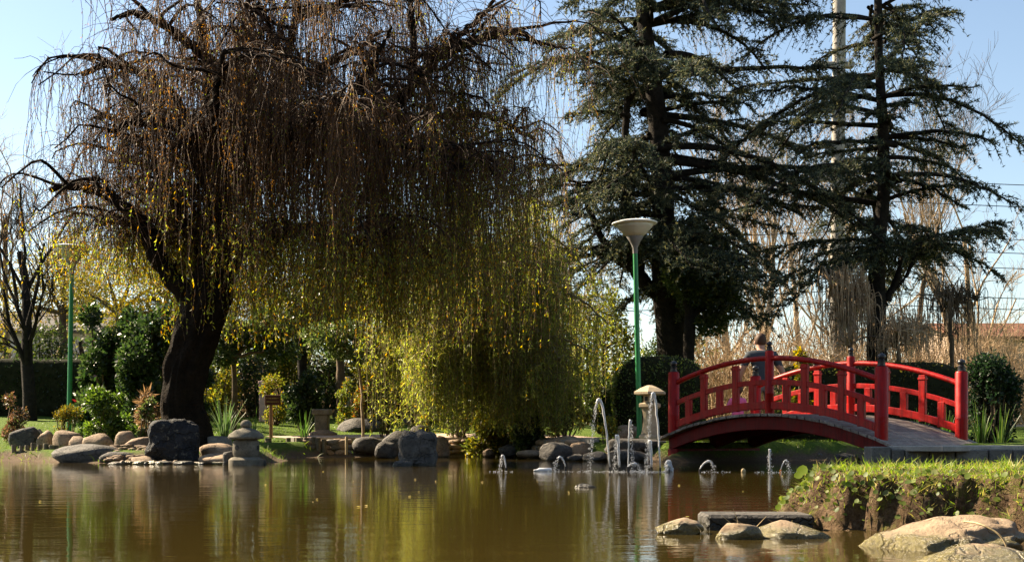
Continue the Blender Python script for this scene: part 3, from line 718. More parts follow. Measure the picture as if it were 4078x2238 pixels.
# rough ridged bark: many-sided trunk with furrows
def ridged(P, R, sides, seed, amp=.07):
    V, Fa = tubes_geo(P[None], R[None], sides); K = len(P); V = V.reshape(K, sides, 3)
    for k in range(K):
        for j in range(sides):
            d = V[k, j]-P[k]; a = 2*math.pi*j/sides
            f = 1 + amp*mnoise.noise(Vector((math.cos(a)*2.6+seed, math.sin(a)*2.6, P[k][2]*.9))) + amp*.9*mnoise.noise(Vector((math.cos(a)*7, math.sin(a)*7+seed, P[k][2]*2.4)))
            V[k, j] = P[k]+d*f
    return V.reshape(-1, 3), Fa
V, Fa = ridged(P, R, 40, 2.2, .26)
npmesh('trunk', V, Fa, M_wbark, willow, None, True)
LIMBS = [  # pixel paths with depth offset, start and end radius
 ([(800,1220,0),(700,1120,-.1),(625,1020,-.2),(575,910,-.3),(505,835,-.4),(415,770,-.5),(300,740,-.6),(200,760,-.6)], .155, .04),
 ([(590,930,-.3),(530,890,-.1),(455,880,.2),(380,900,.5)], .08, .03),
 ([(805,1180,.1),(805,1040,.3),(790,960,.4),(720,890,.5),(690,790,.6),(650,700,.8),(560,650,1.0),(420,640,1.3)], .115, .035),
 ([(835,1180,0),(868,1000,0),(872,860,0),(890,730,0)], .26, .20),
 ([(885,760,0),(815,700,-.2),(780,610,-.3),(770,540,-.4),(690,500,-.6),(560,490,-.9),(430,520,-1.2)], .14, .035),
 ([(785,600,-.3),(835,530,-.3),(850,430,-.3),(825,300,-.2),(800,150,0),(790,-20,.2)], .12, .05),
 ([(890,770,0),(1000,690,.1),(1150,590,.2),(1300,510,.3),(1450,440,.3),(1600,390,.3),(1680,300,.3),(1760,215,.3),(1900,160,.3),(2050,130,.3),(2160,180,.3)], .19, .03),
 ([(1630,370,.3),(1650,230,.4),(1640,60,.5),(1620,-80,.6)], .075, .02),
 ([(1690,300,.3),(1800,170,.2),(1930,50,.1),(2010,-60,0)], .065, .018),
 ([(1450,445,.3),(1620,470,.6),(1800,455,.8),(1980,470,1.0),(2130,560,1.1)], .08, .025),
 ([(880,1090,0),(950,1000,-.1),(1080,950,-.3),(1180,915,-.5),(1290,925,-.7),(1370,960,-.8),(1450,960,-1.0),(1550,930,-1.2)], .12, .035),
 ([(890,800,0),(980,600,.3),(1080,400,.5),(1140,230,.6),(1180,60,.7),(1190,-60,.8)], .12, .03),
 ([(1080,400,.5),(1240,290,.8),(1400,210,1.0),(1520,120,1.1)], .07, .022),
 ([(1300,510,.3),(1420,350,-.3),(1500,230,-.7),(1560,110,-1.0)], .075, .02),
 ([(890,760,0),(1000,660,-.5),(1120,560,-1.1),(1260,470,-1.6),(1420,450,-2.0)], .12, .03),
 ([(885,770,0),(960,640,.6),(1080,520,1.1),(1250,440,1.4),(1450,420,1.6)], .13, .03),
 ([(870,800,0),(800,620,.8),(700,480,1.5),(560,380,2.0)], .11, .03),
 ([(880,780,0),(880,560,-1.0),(860,380,-1.7),(900,200,-2.1)], .11, .03),
 ([(1150,590,.2),(1350,600,.7),(1600,580,1.1),(1850,620,1.3),(2000,700,1.4)], .08, .025),
 ([(1300,510,.3),(1500,560,-.5),(1700,600,-1.1),(1880,680,-1.5)], .075, .022),
]
LIMBS += [
 ([(775,560,-.4),(680,380,-.2),(560,290,.1),(430,260,.4),(330,300,.6)], .09, .025),
 ([(840,400,-.3),(930,240,.3),(980,80,.6),(990,-120,.8)], .08, .025),
 ([(810,220,-.1),(680,120,-.5),(560,60,-.8),(440,80,-1.0)], .07, .02),
 ([(1140,230,.6),(1060,90,.2),(1020,-60,0)], .06, .02),
 ([(1180,80,.7),(1330,20,.4),(1480,-20,.2)], .06, .02),
 ([(640,690,.8),(560,560,.6),(450,470,.5),(360,480,.4)], .06, .02),
]
limb_pts = []
for pts, r0, r1 in LIMBS:
    P, R, (V, Fa) = limb_geo(px_path(pts, DW), r0*1.22, r1*1.1, 10, len(pts)*7, .018)
    npmesh('limb', V, Fa, M_wbark, willow, None, True)
    limb_pts.append((P, R))
# secondary boughs that leave the limbs, arch over and droop
sec = []
for P, R in limb_pts:
    L = np.linalg.norm(np.diff(P, axis=0), axis=1).sum()
    if R[0] > .24: continue
    for q in range(int(L*4.2)):
        k = int(rng.uniform(.22, 1)*(len(P)-1)); p0 = P[k]
        a = rng.uniform(0, 2*math.pi); h = np.array([math.cos(a), math.sin(a)*1.1, 0])
        tdir = unit(P[min(k+1, len(P)-1)]-P[max(k-1,0)]); h = unit(h + tdir*.6); h[2] = 0
        ln = rng.uniform(.6, 1.7); up = rng.uniform(.15, .75)
        tt = np.linspace(0, 1, 9)[:, None]
        bend = rng.normal(size=3)*.18
        Q = p0 + h*ln*tt + np.array([0,0,1.])*(up*ln*(tt - 1.25*tt**2.2)) + np.sin(tt*5.5+rng.uniform(0,6))*bend*tt
        Q += rng.normal(size=Q.shape)*.022*tt
        sec.append((Q, min(R[k]*.55, .03)))
SQ = np.array([s[0] for s in sec]); SR = np.array([s[1] for s in sec])
V, Fa = tubes_geo(SQ, SR[:, None]*np.linspace(1, .25, 9)[None]+.003, 5)
npmesh('boughs', V, Fa, M_wbark, willow, None, True)
# hanging twigs
def proj(P): return CX + F*P[..., 0]/P[..., 1], HY - F*(P[..., 2]-ZC)/P[..., 1]
def strands(A, L, K, wig, out, lean=.0, sag=None):
    """A anchors (N,3), L lengths -> polylines (N,K,3) that fall and wriggle"""
    N = len(A); t = np.linspace(0, 1, K)[None, :]
    az = rng.uniform(0, 2*math.pi, (N, 1)); h = out*rng.uniform(.3, 1., (N, 1))
    x = h*np.cos(az)*(1-np.exp(-4*t)); y = h*np.sin(az)*(1-np.exp(-4*t))
    for fq, am in ((2.2, 1.0), (5.5, .6), (11., .38)):
        x = x + wig*am*np.sin(fq*L[:, None]*t*2.2+rng.uniform(0, 6.3, (N, 1)))*np.minimum(1, t*4)*rng.uniform(.4, 1.2, (N, 1))
        y = y + wig*am*np.sin(fq*L[:, None]*t*2.2+rng.uniform(0, 6.3, (N, 1)))*np.minimum(1, t*4)*rng.uniform(.4, 1.2, (N, 1))
    z = -L[:, None]*t + .16*out*np.sin(math.pi*np.minimum(1, t*3))
    return A[:, None, :] + np.stack([x, y, z+0*x], -1)
def sample_on(SQ, N):
    i = rng.integers(0, len(SQ), N); u = rng.uniform(.15, 1, N)*(SQ.shape[1]-1); k = np.minimum(u.astype(int), SQ.shape[1]-2); f = (u-k)[:, None]
    return SQ[i, k]*(1-f) + SQ[i, k+1]*f
A = sample_on(SQ, 15000)
px, py = proj(A)
dens = np.ones(len(A))
dens *= np.where(px < 480, .40, np.where(px < 860, .72, 1.0))
dens *= np.where((py < 280) & (px > 1350), .45, 1.0)
dens *= np.where((px > 1900), .75, 1.0)
dens *= np.where((A[:, 1] < DW+.15) & (px > 520) & (px < 1120) & (py > 380), .16, 1.0)
dens *= np.where((A[:, 1] < DW-.3) & (px < 1500) & (py > 480) & (py < 900), .45, 1.0)
A = A[rng.uniform(size=len(A)) < dens*.58]
px, py = proj(A)
zmin = np.where(px > 1500, 1.75, 1.85) + rng.exponential(.5, len(A)) + np.where(px < 700, .9, 0)
L = np.minimum(rng.uniform(.5, 4.2, len(A)), A[:, 2]-zmin); ok = L > .25
A, L, px, py = A[ok], L[ok], px[ok], py[ok]
WS = strands(A, L, 10, .042, .32)
V, Fa = tubes_geo(WS, (rng.uniform(.0032, .0062, len(A))[:, None])*np.linspace(1.15, .55, 10)[None], 3)
tag(npmesh('hanging_twigs', V, Fa, M_wtwig, willow), kind='stuff')
# short contorted spurs in the crown
A2 = sample_on(SQ, 9500); N2 = len(A2)
d0 = unit(rng.normal(size=(N2, 3))*np.array([1,1,.8])+np.array([0,0,.15])); tt = np.linspace(0, 1, 5)[None, :, None]
ln = rng.uniform(.15, .85, N2)[:, None, None]
W2 = A2[:, None, :] + d0[:, None, :]*ln*tt - np.array([0,0,1.])*(ln*.6*tt**2) + np.cumsum(rng.normal(size=(N2, 5, 3)), 1)*.03*tt
V, Fa = tubes_geo(W2, np.full((N2, 5), .0048)*np.linspace(1.2, .6, 5)[None], 3)
tag(npmesh('spur_twigs', V, Fa, M_wtwig, willow), kind='stuff')
# the few leaves it keeps: brown high up, yellow and green lower and to the right
def leaves_on(WS, N, lo=.1, hi=1.0):
    K = WS.shape[1]; i = rng.integers(0, len(WS), N); u = rng.uniform(lo, hi, N)*(K-1); k = np.minimum(u.astype(int), K-2); f = (u-k)[:, None]
    return WS[i, k]*(1-f)+WS[i, k+1]*f, WS[i, k+1]-WS[i, k]
c, d = leaves_on(WS, 270000, .03)
lx, ly = proj(c)
keep = rng.uniform(size=len(c)) < np.clip(.58 + .45*sm(ly, 500, 1100) + .35*sm(lx, 1350, 1900) - .25*sm(-lx, -700, -450), .12, 1)
c, d, lx, ly = c[keep], d[keep], lx[keep], ly[keep]
N = len(c)
d = unit(d)*.75 + rng.normal(size=(N, 3))*.42; d[:, 2] -= .15
brn = pick_cols(N, [(.15,.075,.026),(.24,.12,.036),(.10,.052,.02),(.34,.17,.035)], [4,3,3,.5])
yel = pick_cols(N, [(.40,.28,.045),(.46,.23,.025),(.35,.33,.065),(.23,.27,.05),(.16,.21,.04),(.24,.12,.03)], [2.6,.5,3,3.4,3,1.2])
g = np.clip(.14 + .85*sm(ly, 600, 1100) + .6*sm(lx, 1400, 1900) , 0, .96)
colr = np.where((rng.uniform(size=N) < g)[:, None], yel, brn)
leaves('leaves', c, d, rng.uniform(.035, .075, N)*(.85+.35*sm(ly,700,1150)), rng.uniform(.008, .016, N)*(.85+.35*sm(ly,700,1150)), colr, M_leaf, willow)

# ================================================================== OLIVE WILLOW over the far shore
DO = 23.9
oroot = at(1985, 1745, DO+1.0); oroot[2] = .33
olive = thing('small_weeping_willow', 'leafy olive green weeping willow trailing down to the far shore wall', 'tree', oroot)
V, Fa = ridged(smooth_path([oroot+np.array([0,0,-.2]), at(1990,1600,DO+.9), at(1970,1450,DO+.8), at(2000,1300,DO+.7), at(1985,1180,DO+.6)], 24), np.linspace(.16, .08, 24), 14, 5.1, .1)
npmesh('trunk', V, Fa, M_brown, olive, None, True)
OL = [([(1985,1250,.7),(2080,1180,.5),(2200,1150,.3),(2320,1200,.1),(2420,1290,0)], .05, .015),
      ([(1990,1330,.8),(2060,1310,.3),(2140,1320,-.3),(2200,1380,-.8),(2230,1440,-1.0)], .035, .015),
      ([(1985,1260,.7),(1880,1130,.4),(1780,1080,.2),(1680,1120,0),(1600,1250,-.2)], .05, .014),
      ([(1985,1200,.6),(2010,1020,.6),(2050,880,.6),(2120,800,.5),(2190,830,.4)], .05, .015),
      ([(1985,1200,.6),(1930,1020,.3),(1890,860,.0),(1870,760,-.2)], .05, .015),
      ([(1985,1300,.7),(1860,1290,.0),(1720,1270,-.6),(1620,1320,-.9)], .045, .014),
      ([(1990,1280,.8),(2120,1230,1.4),(2280,1210,1.9),(2450,1260,2.2)], .05, .014),
      ([(1990,1250,.8),(1960,1120,-.3),(1980,1060,-.9),(2040,1100,-1.4)], .04, .014),
      ([(1990,1350,.8),(2100,1360,.0),(2230,1350,-.5),(2350,1400,-.8)], .04, .014),
      ([(1985,1350,.7),(1880,1380,-.3),(1800,1370,-.9),(1720,1430,-1.1)], .04, .014)]
OL += [([(1890,870,0),(1800,930,-.3),(1720,1020,-.5),(1640,1120,-.6)], .03, .012),
       ([(2060,880,.6),(2180,930,.9),(2290,1020,1.2),(2370,1120,1.4)], .03, .012),
       ([(1985,1150,.6),(1850,1000,1.2),(1720,980,1.7),(1610,1060,2.0)], .04, .012),
       ([(2050,900,.6),(2080,960,-.3),(2120,1050,-.9),(2160,1150,-1.2)], .03, .012),
       ([(1985,1400,.8),(2080,1420,-.2),(2160,1460,-.8),(2250,1530,-1.1)], .03, .012),
       ([(1985,1250,.7),(1760,1200,.4),(1600,1180,.3),(1530,1260,.2)], .04, .012)]
osec = []
for pts, r0, r1 in OL:
    P, R, (V, Fa) = limb_geo(px_path(pts, DO), r0, r1, 7, len(pts)*6, .012)
    npmesh('limb', V, Fa, M_wtwig2, olive, None, True)
    for q in range(26):
        k = int(rng.uniform(.15, 1)*(len(P)-1)); a = rng.uniform(0, 6.28); h = np.array([math.cos(a), math.sin(a), 0]); ln = rng.uniform(.35, 1.1)
        tt = np.linspace(0, 1, 7)[:, None]
        osec.append(P[k] + h*ln*tt + np.array([0,0,1.])*ln*rng.uniform(.2,.7)*(tt-1.3*tt**2) + rng.normal(size=(7,3))*.015*tt)
OS = np.array(osec)
V, Fa = tubes_geo(OS, np.full((len(OS), 7), .008)*np.linspace(1.2,.5,7)[None], 4); npmesh('boughs', V, Fa, M_wtwig2, olive)
A = sample_on(OS, 5000); px, py = proj(A)
zend = .42 + rng.exponential(.6, len(A)) + .6*sm(px, 2330, 2480)
L = np.minimum(rng.uniform(.6, 3.6, len(A)), A[:, 2]-zend); ok = L > .2; ok &= rng.uniform(size=len(A)) < (1-.68*sm(px, 2130, 2300)); A, L = A[ok], L[ok]
OW = strands(A, L, 6, .022, .25)
V, Fa = tubes_geo(OW, rng.uniform(.0028, .005, len(A))[:, None]*np.linspace(1.1,.5,6)[None], 3); tag(npmesh('hanging_twigs', V, Fa, M_wtwig2, olive), kind='stuff')
c, d = leaves_on(OW, 135000, .0); N = len(c)
d = unit(d)*.7 + rng.normal(size=(N, 3))*.45
colr = pick_cols(N, [(.21,.25,.048),(.29,.32,.075),(.15,.185,.038),(.36,.33,.08),(.40,.24,.04),(.15,.12,.035)], [3,3,2.6,1.8,.4,.7])
leaves('leaves', c, d, rng.uniform(.05, .11, N), rng.uniform(.011, .021, N), colr, M_leaf, olive)

# ================================================================== CEDARS
CED_N = 4200
def cedar(base, H, label, trunk_pts, r0, levels, seed, lenf, avoid=None, forks=(), sun_olive=.3, az_pref=None, dens=1.0, bias=0.0):
    """trunk, near horizontal limbs with flat drooping sprays, needle tufts along every twig"""
    global rng
    rs = np.random.default_rng(seed)
    root = thing('cedar_tree', label, 'tree', base)
    P = smooth_path(trunk_pts, 40); t = np.linspace(0, 1, 40); R = r0*(1-.72*t**.9); R[0] *= 1.3; R[1] *= 1.15
    V, Fa = ridged(P, R, 16, seed*.7, .12); npmesh('trunk', V, Fa, M_cbark, root, None, True)
    stems = [(P, R)]
    for pts, a, b in forks:
        Pf, Rf, (V, Fa) = limb_geo(pts, a, b, 10, len(pts)*6, .01); npmesh('fork', V, Fa, M_cbark, root, None, True); stems.append((Pf, Rf))
    limbs = []
    for z in levels:
        for q in range(rs.integers(5, 8)):
            Pm, Rm = stems[0] if rs.random() < .8 or len(stems) == 1 else stems[rs.integers(1, len(stems))]
            k = int(np.argmin(np.abs(Pm[:, 2]-z))); p0 = Pm[k]
            a = rs.uniform(0, 2*math.pi); h = np.array([math.cos(a), math.sin(a), 0])
            ln = lenf(z)*rs.uniform(.40, 1.15)*(1+.30*bias*h[0]); rise = rs.uniform(-.12, .42); droop = rs.uniform(.10, .52); p0 = Pm[min(39, max(0, int(k+rs.integers(-2,3))))] if len(Pm) == 40 else p0
            tt = np.linspace(0, 1, 14)[:, None]
            Q = p0 + h*ln*tt + np.array([0,0,1.])*ln*(rise*tt - droop*tt**2.3) + np.cross(h,(0,0,1))*ln*.10*np.sin(tt*3+rs.uniform(0,6)) + rs.normal(size=(14,3))*.02*tt
            limbs.append((Q, max(.018, min(Rm[k]*.5, .03+ln*.012)), h, ln))
    LQ = np.array([l[0] for l in limbs]); LR = np.array([l[1] for l in limbs])
    V, Fa = tubes_geo(LQ, LR[:, None]*np.linspace(1, .2, 14)[None]+.004, 6)
    npmesh('limbs', V, Fa, M_cbark, root, None, True)
    # twigs leave the limbs sideways, nearly level, tips nodding
    tw = []
    for Q, r, h, ln in limbs:
        side = np.cross(h, (0,0,1.))
        for q in range(int(ln*26*dens)):
            u = rs.uniform(.18, 1); kf = u*13; k = min(int(kf), 12); p0 = Q[k]*(1-(kf-k))+Q[k+1]*(kf-k)
            sg_ = 1 if rs.random() < .5 else -1
            d = side*sg_*rs.uniform(.5, 1) + h*rs.uniform(.2, .9); d[2] = rs.uniform(-.10, .22); d = unit(d)
            l2 = (.25+.55*(1-u*.55))*rs.uniform(.5, 1.15)*min(1, ln/2.6)
            tt = np.linspace(0, 1, 3)[:, None]
            tw.append(p0 + d*l2*tt - np.array([0,0,1.])*l2*rs.uniform(.1,1.1)*tt**2 + rs.normal(size=(3,3))*.012*tt)
    TW = np.array(tw)
    V, Fa = tubes_geo(TW, np.full((len(TW), 3), .007)*np.linspace(1.1,.5,3)[None], 3); npmesh('twigs', V, Fa, M_cbark, root)
    nt = int(len(TW)*10.5); i = rs.integers(0, len(TW), nt); u = rs.uniform(.05, 1, nt)*2; k = np.minimum(u.astype(int), 1); f = (u-k)[:, None]
    c = TW[i, k]*(1-f)+TW[i, k+1]*f; d = unit(TW[i, k+1]-TW[i, k])
    m = 3
    c = np.repeat(c, m, 0) + rs.normal(size=(nt*m, 3))*.008; d = np.repeat(d, m, 0)*.55 + rs.normal(size=(nt*m, 3))*.6; d[:, 2] += .25
    N = len(c)
    pal = [(.026,.040,.029),(.048,.064,.043),(.10,.11,.06),(.20,.185,.085)]
    col = pick_cols(N, pal, [2.5,3,2.2,1.1])
    needles_tri('needles', c, d, rs.uniform(.05,.11,N), rs.uniform(.018,.032,N), col, M_needle, root)
    return root
D1 = 27.5
b1 = at(2690, 1500, D1); b1[2] = gz(b1[0], b1[1])-.1
cedar(b1, 14, 'tall dark blue green cedar standing behind the lamp and clipped hedge',
      [b1, at(2680,1400,D1), at(2655,1200,D1), at(2645,1000,D1), at(2640,800,D1), at(2625,560,D1), at(2600,330,D1), at(2570,120,D1), at(2545,-150,D1), at(2540,-600,D1)], .38,
      list(np.arange(3.3, 12.0, .41)), 5, lambda z: np.interp(z, [2.5,4.5,6,8,13], [1.6,2.6,3.7,3.8,2.2]), dens=.86, bias=.6,
      forks=[(px_path([(2655,1170),(2590,1150),(2540,1080),(2510,960),(2500,860),(2480,700),(2490,560),(2500,400)], D1), .20, .08),
             (px_path([(2540,1090),(2440,1010),(2380,920),(2340,820),(2300,740)], D1), .11, .05),
             (px_path([(2400,1010),(2340,1020),(2290,1040),(2250,1070)], D1), .05, .02),
             (px_path([(2660,1150),(2740,1020),(2800,920),(2860,860)], D1), .08, .03)])
D2 = 27.0
b2 = at(3500, 1480, D2); b2[2] = gz(b2[0], b2[1])-.1
cedar(b2, 12, 'dark cedar with long level limbs standing behind the right end of the bridge',
      [b2, at(3490,1350,D2), at(3490,1150,D2), at(3500,950,D2), at(3520,750,D2), at(3515,500,D2), at(3500,200,D2), at(3495,-200,D2)], .24,
      list(np.arange(5.4, 10.8, .44)), 9, lambda z: np.interp(z, [4,6,9], [2.5,3.5,3.0]), dens=.74, bias=-.6,
      forks=[(px_path([(3495,1230),(3540,1180),(3580,1080),(3600,980)], D2), .11, .04),
             (px_path([(3545,1170),(3600,1110),(3650,1010)], D2), .06, .025)])
D3 = 29.5
b3 = at(3080, 1480, D3+1.5); b3[2] = gz(b3[0], b3[1])-.1

# ================================================================== BROADLEAF TREES AND SHRUBS
def clump_tree(name, label, cat, base, stems, clumps, n, ln, wd, pal, wts, mat=M_leaf, bark=None, group=None, up=.1, jit=.3, flat=None):
    """stems: list of (points, r0, r1); clumps: list of (centre, radii, weight)"""
    bark = bark or M_brown
    r = thing(name, label, cat, base, group)
    g = []
    for pts, r0, r1 in stems:
        P, R, geo = limb_geo(pts, r0, r1, 8 if r0 > .03 else 4, 10 if r0 > .03 else 6, .01); g.append(geo)
    V, Fa = join_geo(g); npmesh('trunk' if cat == 'tree' else 'stems', V, Fa, bark, r, None, True)
    w = np.array([c[2] for c in clumps], float); w /= w.sum()
    C, D_ = [], []
    for (ce, ra, _), wi in zip(clumps, w):
        N = int(n*wi)
        u = unit(rng.normal(size=(N, 3))); q = rng.uniform(0, 1, (N, 1))**(1/2.2)
        lump = np.array([1+.28*mnoise.noise(Vector(v)*2.3+Vector(ce)) for v in u])[:, None]
        C.append(np.array(ce) + u*q*lump*np.array(ra)); D_.append(u*.8+rng.normal(size=(N, 3))*.7+np.array([0,0,up]))
    C = np.vstack(C); D_ = np.vstack(D_); N = len(C)
    leaves('foliage' if cat != 'tree' else 'crown', C, D_, rng.uniform(ln*.6, ln*1.25, N), rng.uniform(wd*.7, wd*1.2, N), pick_cols(N, pal, wts, jit), mat, r)
    return r
GRN = [(.028,.055,.014),(.045,.085,.02),(.07,.115,.025),(.10,.14,.035)]
def bush(px, py_top, py_bot, D, wpx, label, n, ln, wd, pal=GRN, wts=(3,3,2,1), mat=M_gloss, name='shrub', cat='shrub', depth=.8, group=None, lobes=7, bark=None):
    b = at(px, py_bot, D); b[2] = max(gz(b[0], b[1])-.03, b[2]-.5) if D > 17 else b[2]
    top = at(px, py_top, D)[2]; H = top-b[2]; W = wpx/F*D
    cl = []; st = []
    for q in range(int(lobes*1.8)):
        a = rng.uniform(0, 6.28); rr = rng.uniform(.1, .85); hh = rng.uniform(.16, .86); rr *= math.sqrt(max(.15, 1-(max(0, hh-.4)/.62)**2))
        ce = b+np.array([math.cos(a)*W/2*rr, math.sin(a)*W/2*rr*depth, H*hh])
        ra = np.array([W*.19, W*.19*depth, min(H*.20, W*.22)])*rng.uniform(.6, 1.25); cl.append((ce, ra, ra.prod()**.66))
        st.append(([b+np.array([math.cos(a)*.05, math.sin(a)*.05, -.05]), (b+ce)/2+np.array([math.cos(a)*.06,0,0]), ce], .022*max(.5, H/1.2), .006))
    return clump_tree(name, label, cat, b, st, cl, n, ln, wd, pal, wts, mat, bark, group)

# left side
bush(440, 1180, 1640, 25.5, 330, 'tall dark glossy camellia shrub left of the willow trunk', 10500, .115, .058, [(.02,.04,.012),(.035,.06,.018),(.06,.085,.03),(.16,.03,.03)], (4,4,2,.08), lobes=10)
bush(590, 1200, 1600, 24.5, 330, 'dark glossy shrub directly behind the willow trunk', 8000, .115, .058, [(.02,.04,.012),(.035,.06,.018),(.06,.085,.03)], (4,4,1.5), lobes=9)
bush(445, 1555, 1740, 21.4, 230, 'bright glossy green bush above the left boulders', 4200, .075, .042, [(.05,.09,.018),(.08,.13,.025),(.12,.17,.035)], (3,3,2), lobes=8)
bush(575, 1570, 1745, 20.9, 110, 'small bush with mixed green and pinkish leaves left of the standing rock', 1400, .065, .035, [(.07,.10,.03),(.12,.09,.05),(.15,.095,.07),(.10,.13,.04)], (3,2,1,3), lobes=5)
bush(590, 1540, 1600, 22.5, 130, 'clump of curled dry brown fern leaves by the willow trunk', 700, .16, .022, [(.12,.075,.04),(.17,.11,.065)], (1,1), M_leaf, lobes=4, bark=M_tan)
bush(268, 1588, 1710, 23.2, 120, 'small rounded shrub with yellow brown tips before the left lamp pole', 1700, .04, .02, [(.10,.085,.02),(.20,.14,.03),(.06,.07,.015)], (3,2,2), M_leaf, lobes=6)
bush(335, 1685, 1745, 21.9, 90, 'low dark green bush behind the peaked boulder', 900, .06, .03, lobes=5)
bush(50, 1540, 1760, 23.0, 130, 'shrub with reddish young leaves at the far left edge', 1800, .06, .03, [(.10,.06,.03),(.18,.10,.07),(.06,.07,.02)], (3,2,2), lobes=6)
bush(790, 1470, 1600, 22.5, 160, 'dark ivy like bush right of the willow trunk', 2600, .08, .045, [(.018,.035,.012),(.03,.05,.016)], (1,1), lobes=6)
# trees between trunk and olive willow
def small_tree(px, D, y_base, y_fork, label, clpx, n, ln, wd, pal, wts, r0=.06, mat=M_gloss, lean=0, bark=None, name='broadleaf_tree'):
    b = at(px, y_base, D); b[2] = min(b[2], gz(b[0], b[1])); f = at(px+lean, y_fork, D)
    cl = [(at(x, y, D+dz), np.array([rx, rx*.9, ry])/F*D, rx*ry) for x, y, rx, ry, dz in clpx]
    st = [([b+np.array([0,0,-.1]), (b*.6+f*.4)+np.array([.03,0,0]), f], r0, r0*.75)] + [([f, (f+c[0])/2+np.array([0,0,.06]), c[0]], r0*.6, r0*.15) for c in cl]
    return clump_tree(name, label, 'tree', b, st, cl, n, ln, wd, pal, wts, mat, bark)
LIT = [(.05,.085,.022),(.085,.12,.035),(.13,.165,.06),(.20,.22,.10)]
small_tree(1445, 24.6, 1748, 1440, 'slender young tree with pale trunk and bright leaves on the far shore', [(1290,1340,90,55,-.2),(1390,1330,80,60,0),(1480,1370,80,55,.2),(1340,1395,60,40,.1),(1560,1400,60,45,.2),(1420,1420,50,35,-.2)], 4600, .085, .045, LIT, (2,3,2.5,1.2), .035, M_gloss, -15, M_pale)
small_tree(930, 26.5, 1640, 1430, 'dark leafy tree right of the willow trunk with sunlit glossy leaves', [(900,1330,90,75,0),(1000,1350,90,70,.3),(1080,1300,90,70,.2),(880,1420,60,45,-.2),(1120,1400,80,50,.3)], 6800, .095, .05, [(.03,.05,.014),(.05,.08,.02),(.10,.13,.04),(.16,.18,.07)], (3,3,2,1), .07)
small_tree(1200, 29.5, 1580, 1380, 'dark thick trunked tree behind the notice board', [(1150,1250,110,90,0),(1260,1230,110,90,.4),(1330,1300,90,70,.2),(1210,1340,80,60,-.3)], 8000, .09, .045, [(.025,.04,.012),(.045,.065,.018),(.10,.10,.025),(.20,.15,.03)], (3,3,1.5,1), .14, M_gloss, 0, M_cbark)
small_tree(1352, 30.5, 1560, 1330, 'straight brown trunked tree behind the young pale tree', [(1400,1220,120,90,0),(1500,1180,120,90,.4),(1320,1190,90,80,.3)], 7000, .085, .04, [(.05,.06,.016),(.09,.10,.025),(.20,.16,.03),(.13,.14,.04)], (3,3,1.5,2), .13, M_leaf, 0, M_brown)
small_tree(1640, 27.2, 1680, 1450, 'dark forked tree in front of the trimmed hedge', [(1580,1390,80,60,0),(1680,1350,90,70,.3),(1760,1400,80,60,.2),(1650,1290,80,60,.5)], 5200, .09, .045, [(.022,.04,.012),(.04,.065,.018),(.075,.10,.03)], (3,3,1.5), .07, M_gloss, 10, M_cbark)
small_tree(470, 33, 1600, 1250, 'loose yellowish tree far behind the left shrubs', [(420,1080,150,110,0),(560,1030,150,110,.5),(330,1160,120,90,.3),(650,1120,120,90,-.4)], 8000, .075, .03, [(.09,.08,.02),(.14,.12,.03),(.20,.14,.03),(.06,.07,.02)], (3,3,1.5,2), .12, M_leaf)
small_tree(1020, 34, 1580, 1200, 'yellow green tree far behind the willow curtain', [(980,1080,160,120,0),(1130,1050,160,110,.4),(870,1140,120,100,.5),(1250,1110,130,100,.2),(1080,960,150,90,.4)], 12000, .08, .032, [(.10,.11,.02),(.17,.15,.03),(.26,.18,.03),(.08,.10,.02)], (3,3,2,2), .14, M_leaf)
small_tree(1560, 33, 1560, 1180, 'yellowing tree far behind the olive willow', [(1500,1060,150,120,0),(1650,1020,150,120,.5),(1750,1120,130,110,.3),(1600,930,120,90,.2)], 11000, .08, .032, [(.10,.11,.02),(.17,.15,.03),(.24,.17,.03),(.08,.10,.02)], (3,3,2,2), .14, M_leaf)
small_tree(2400, 27.5, 1600, 1400, 'small yellow green leafed tree left of the lamp pole', [(2440,1240,60,90,0),(2380,1330,70,80,.2),(2480,1360,60,80,.1),(2420,1450,70,60,0)], 4200, .075, .032, [(.08,.10,.02),(.13,.14,.03),(.20,.15,.03)], (3,3,1), .05, M_leaf)
small_tree(2725, 26.4, 1470, 1260, 'dark rounded evergreen tree right of the lamp', [(2800,1000,110,100,.2),(2870,1080,100,100,.3),(2780,1150,110,90,0),(2880,1200,90,80,.1),(2740,920,70,70,.2),(2830,1290,70,50,0),(2700,1080,70,90,-.3)], 15000, .085, .045, [(.026,.045,.013),(.045,.07,.018),(.08,.10,.025),(.16,.15,.035)], (4,4,2.4,1), .15, M_gloss, 20, M_cbark)
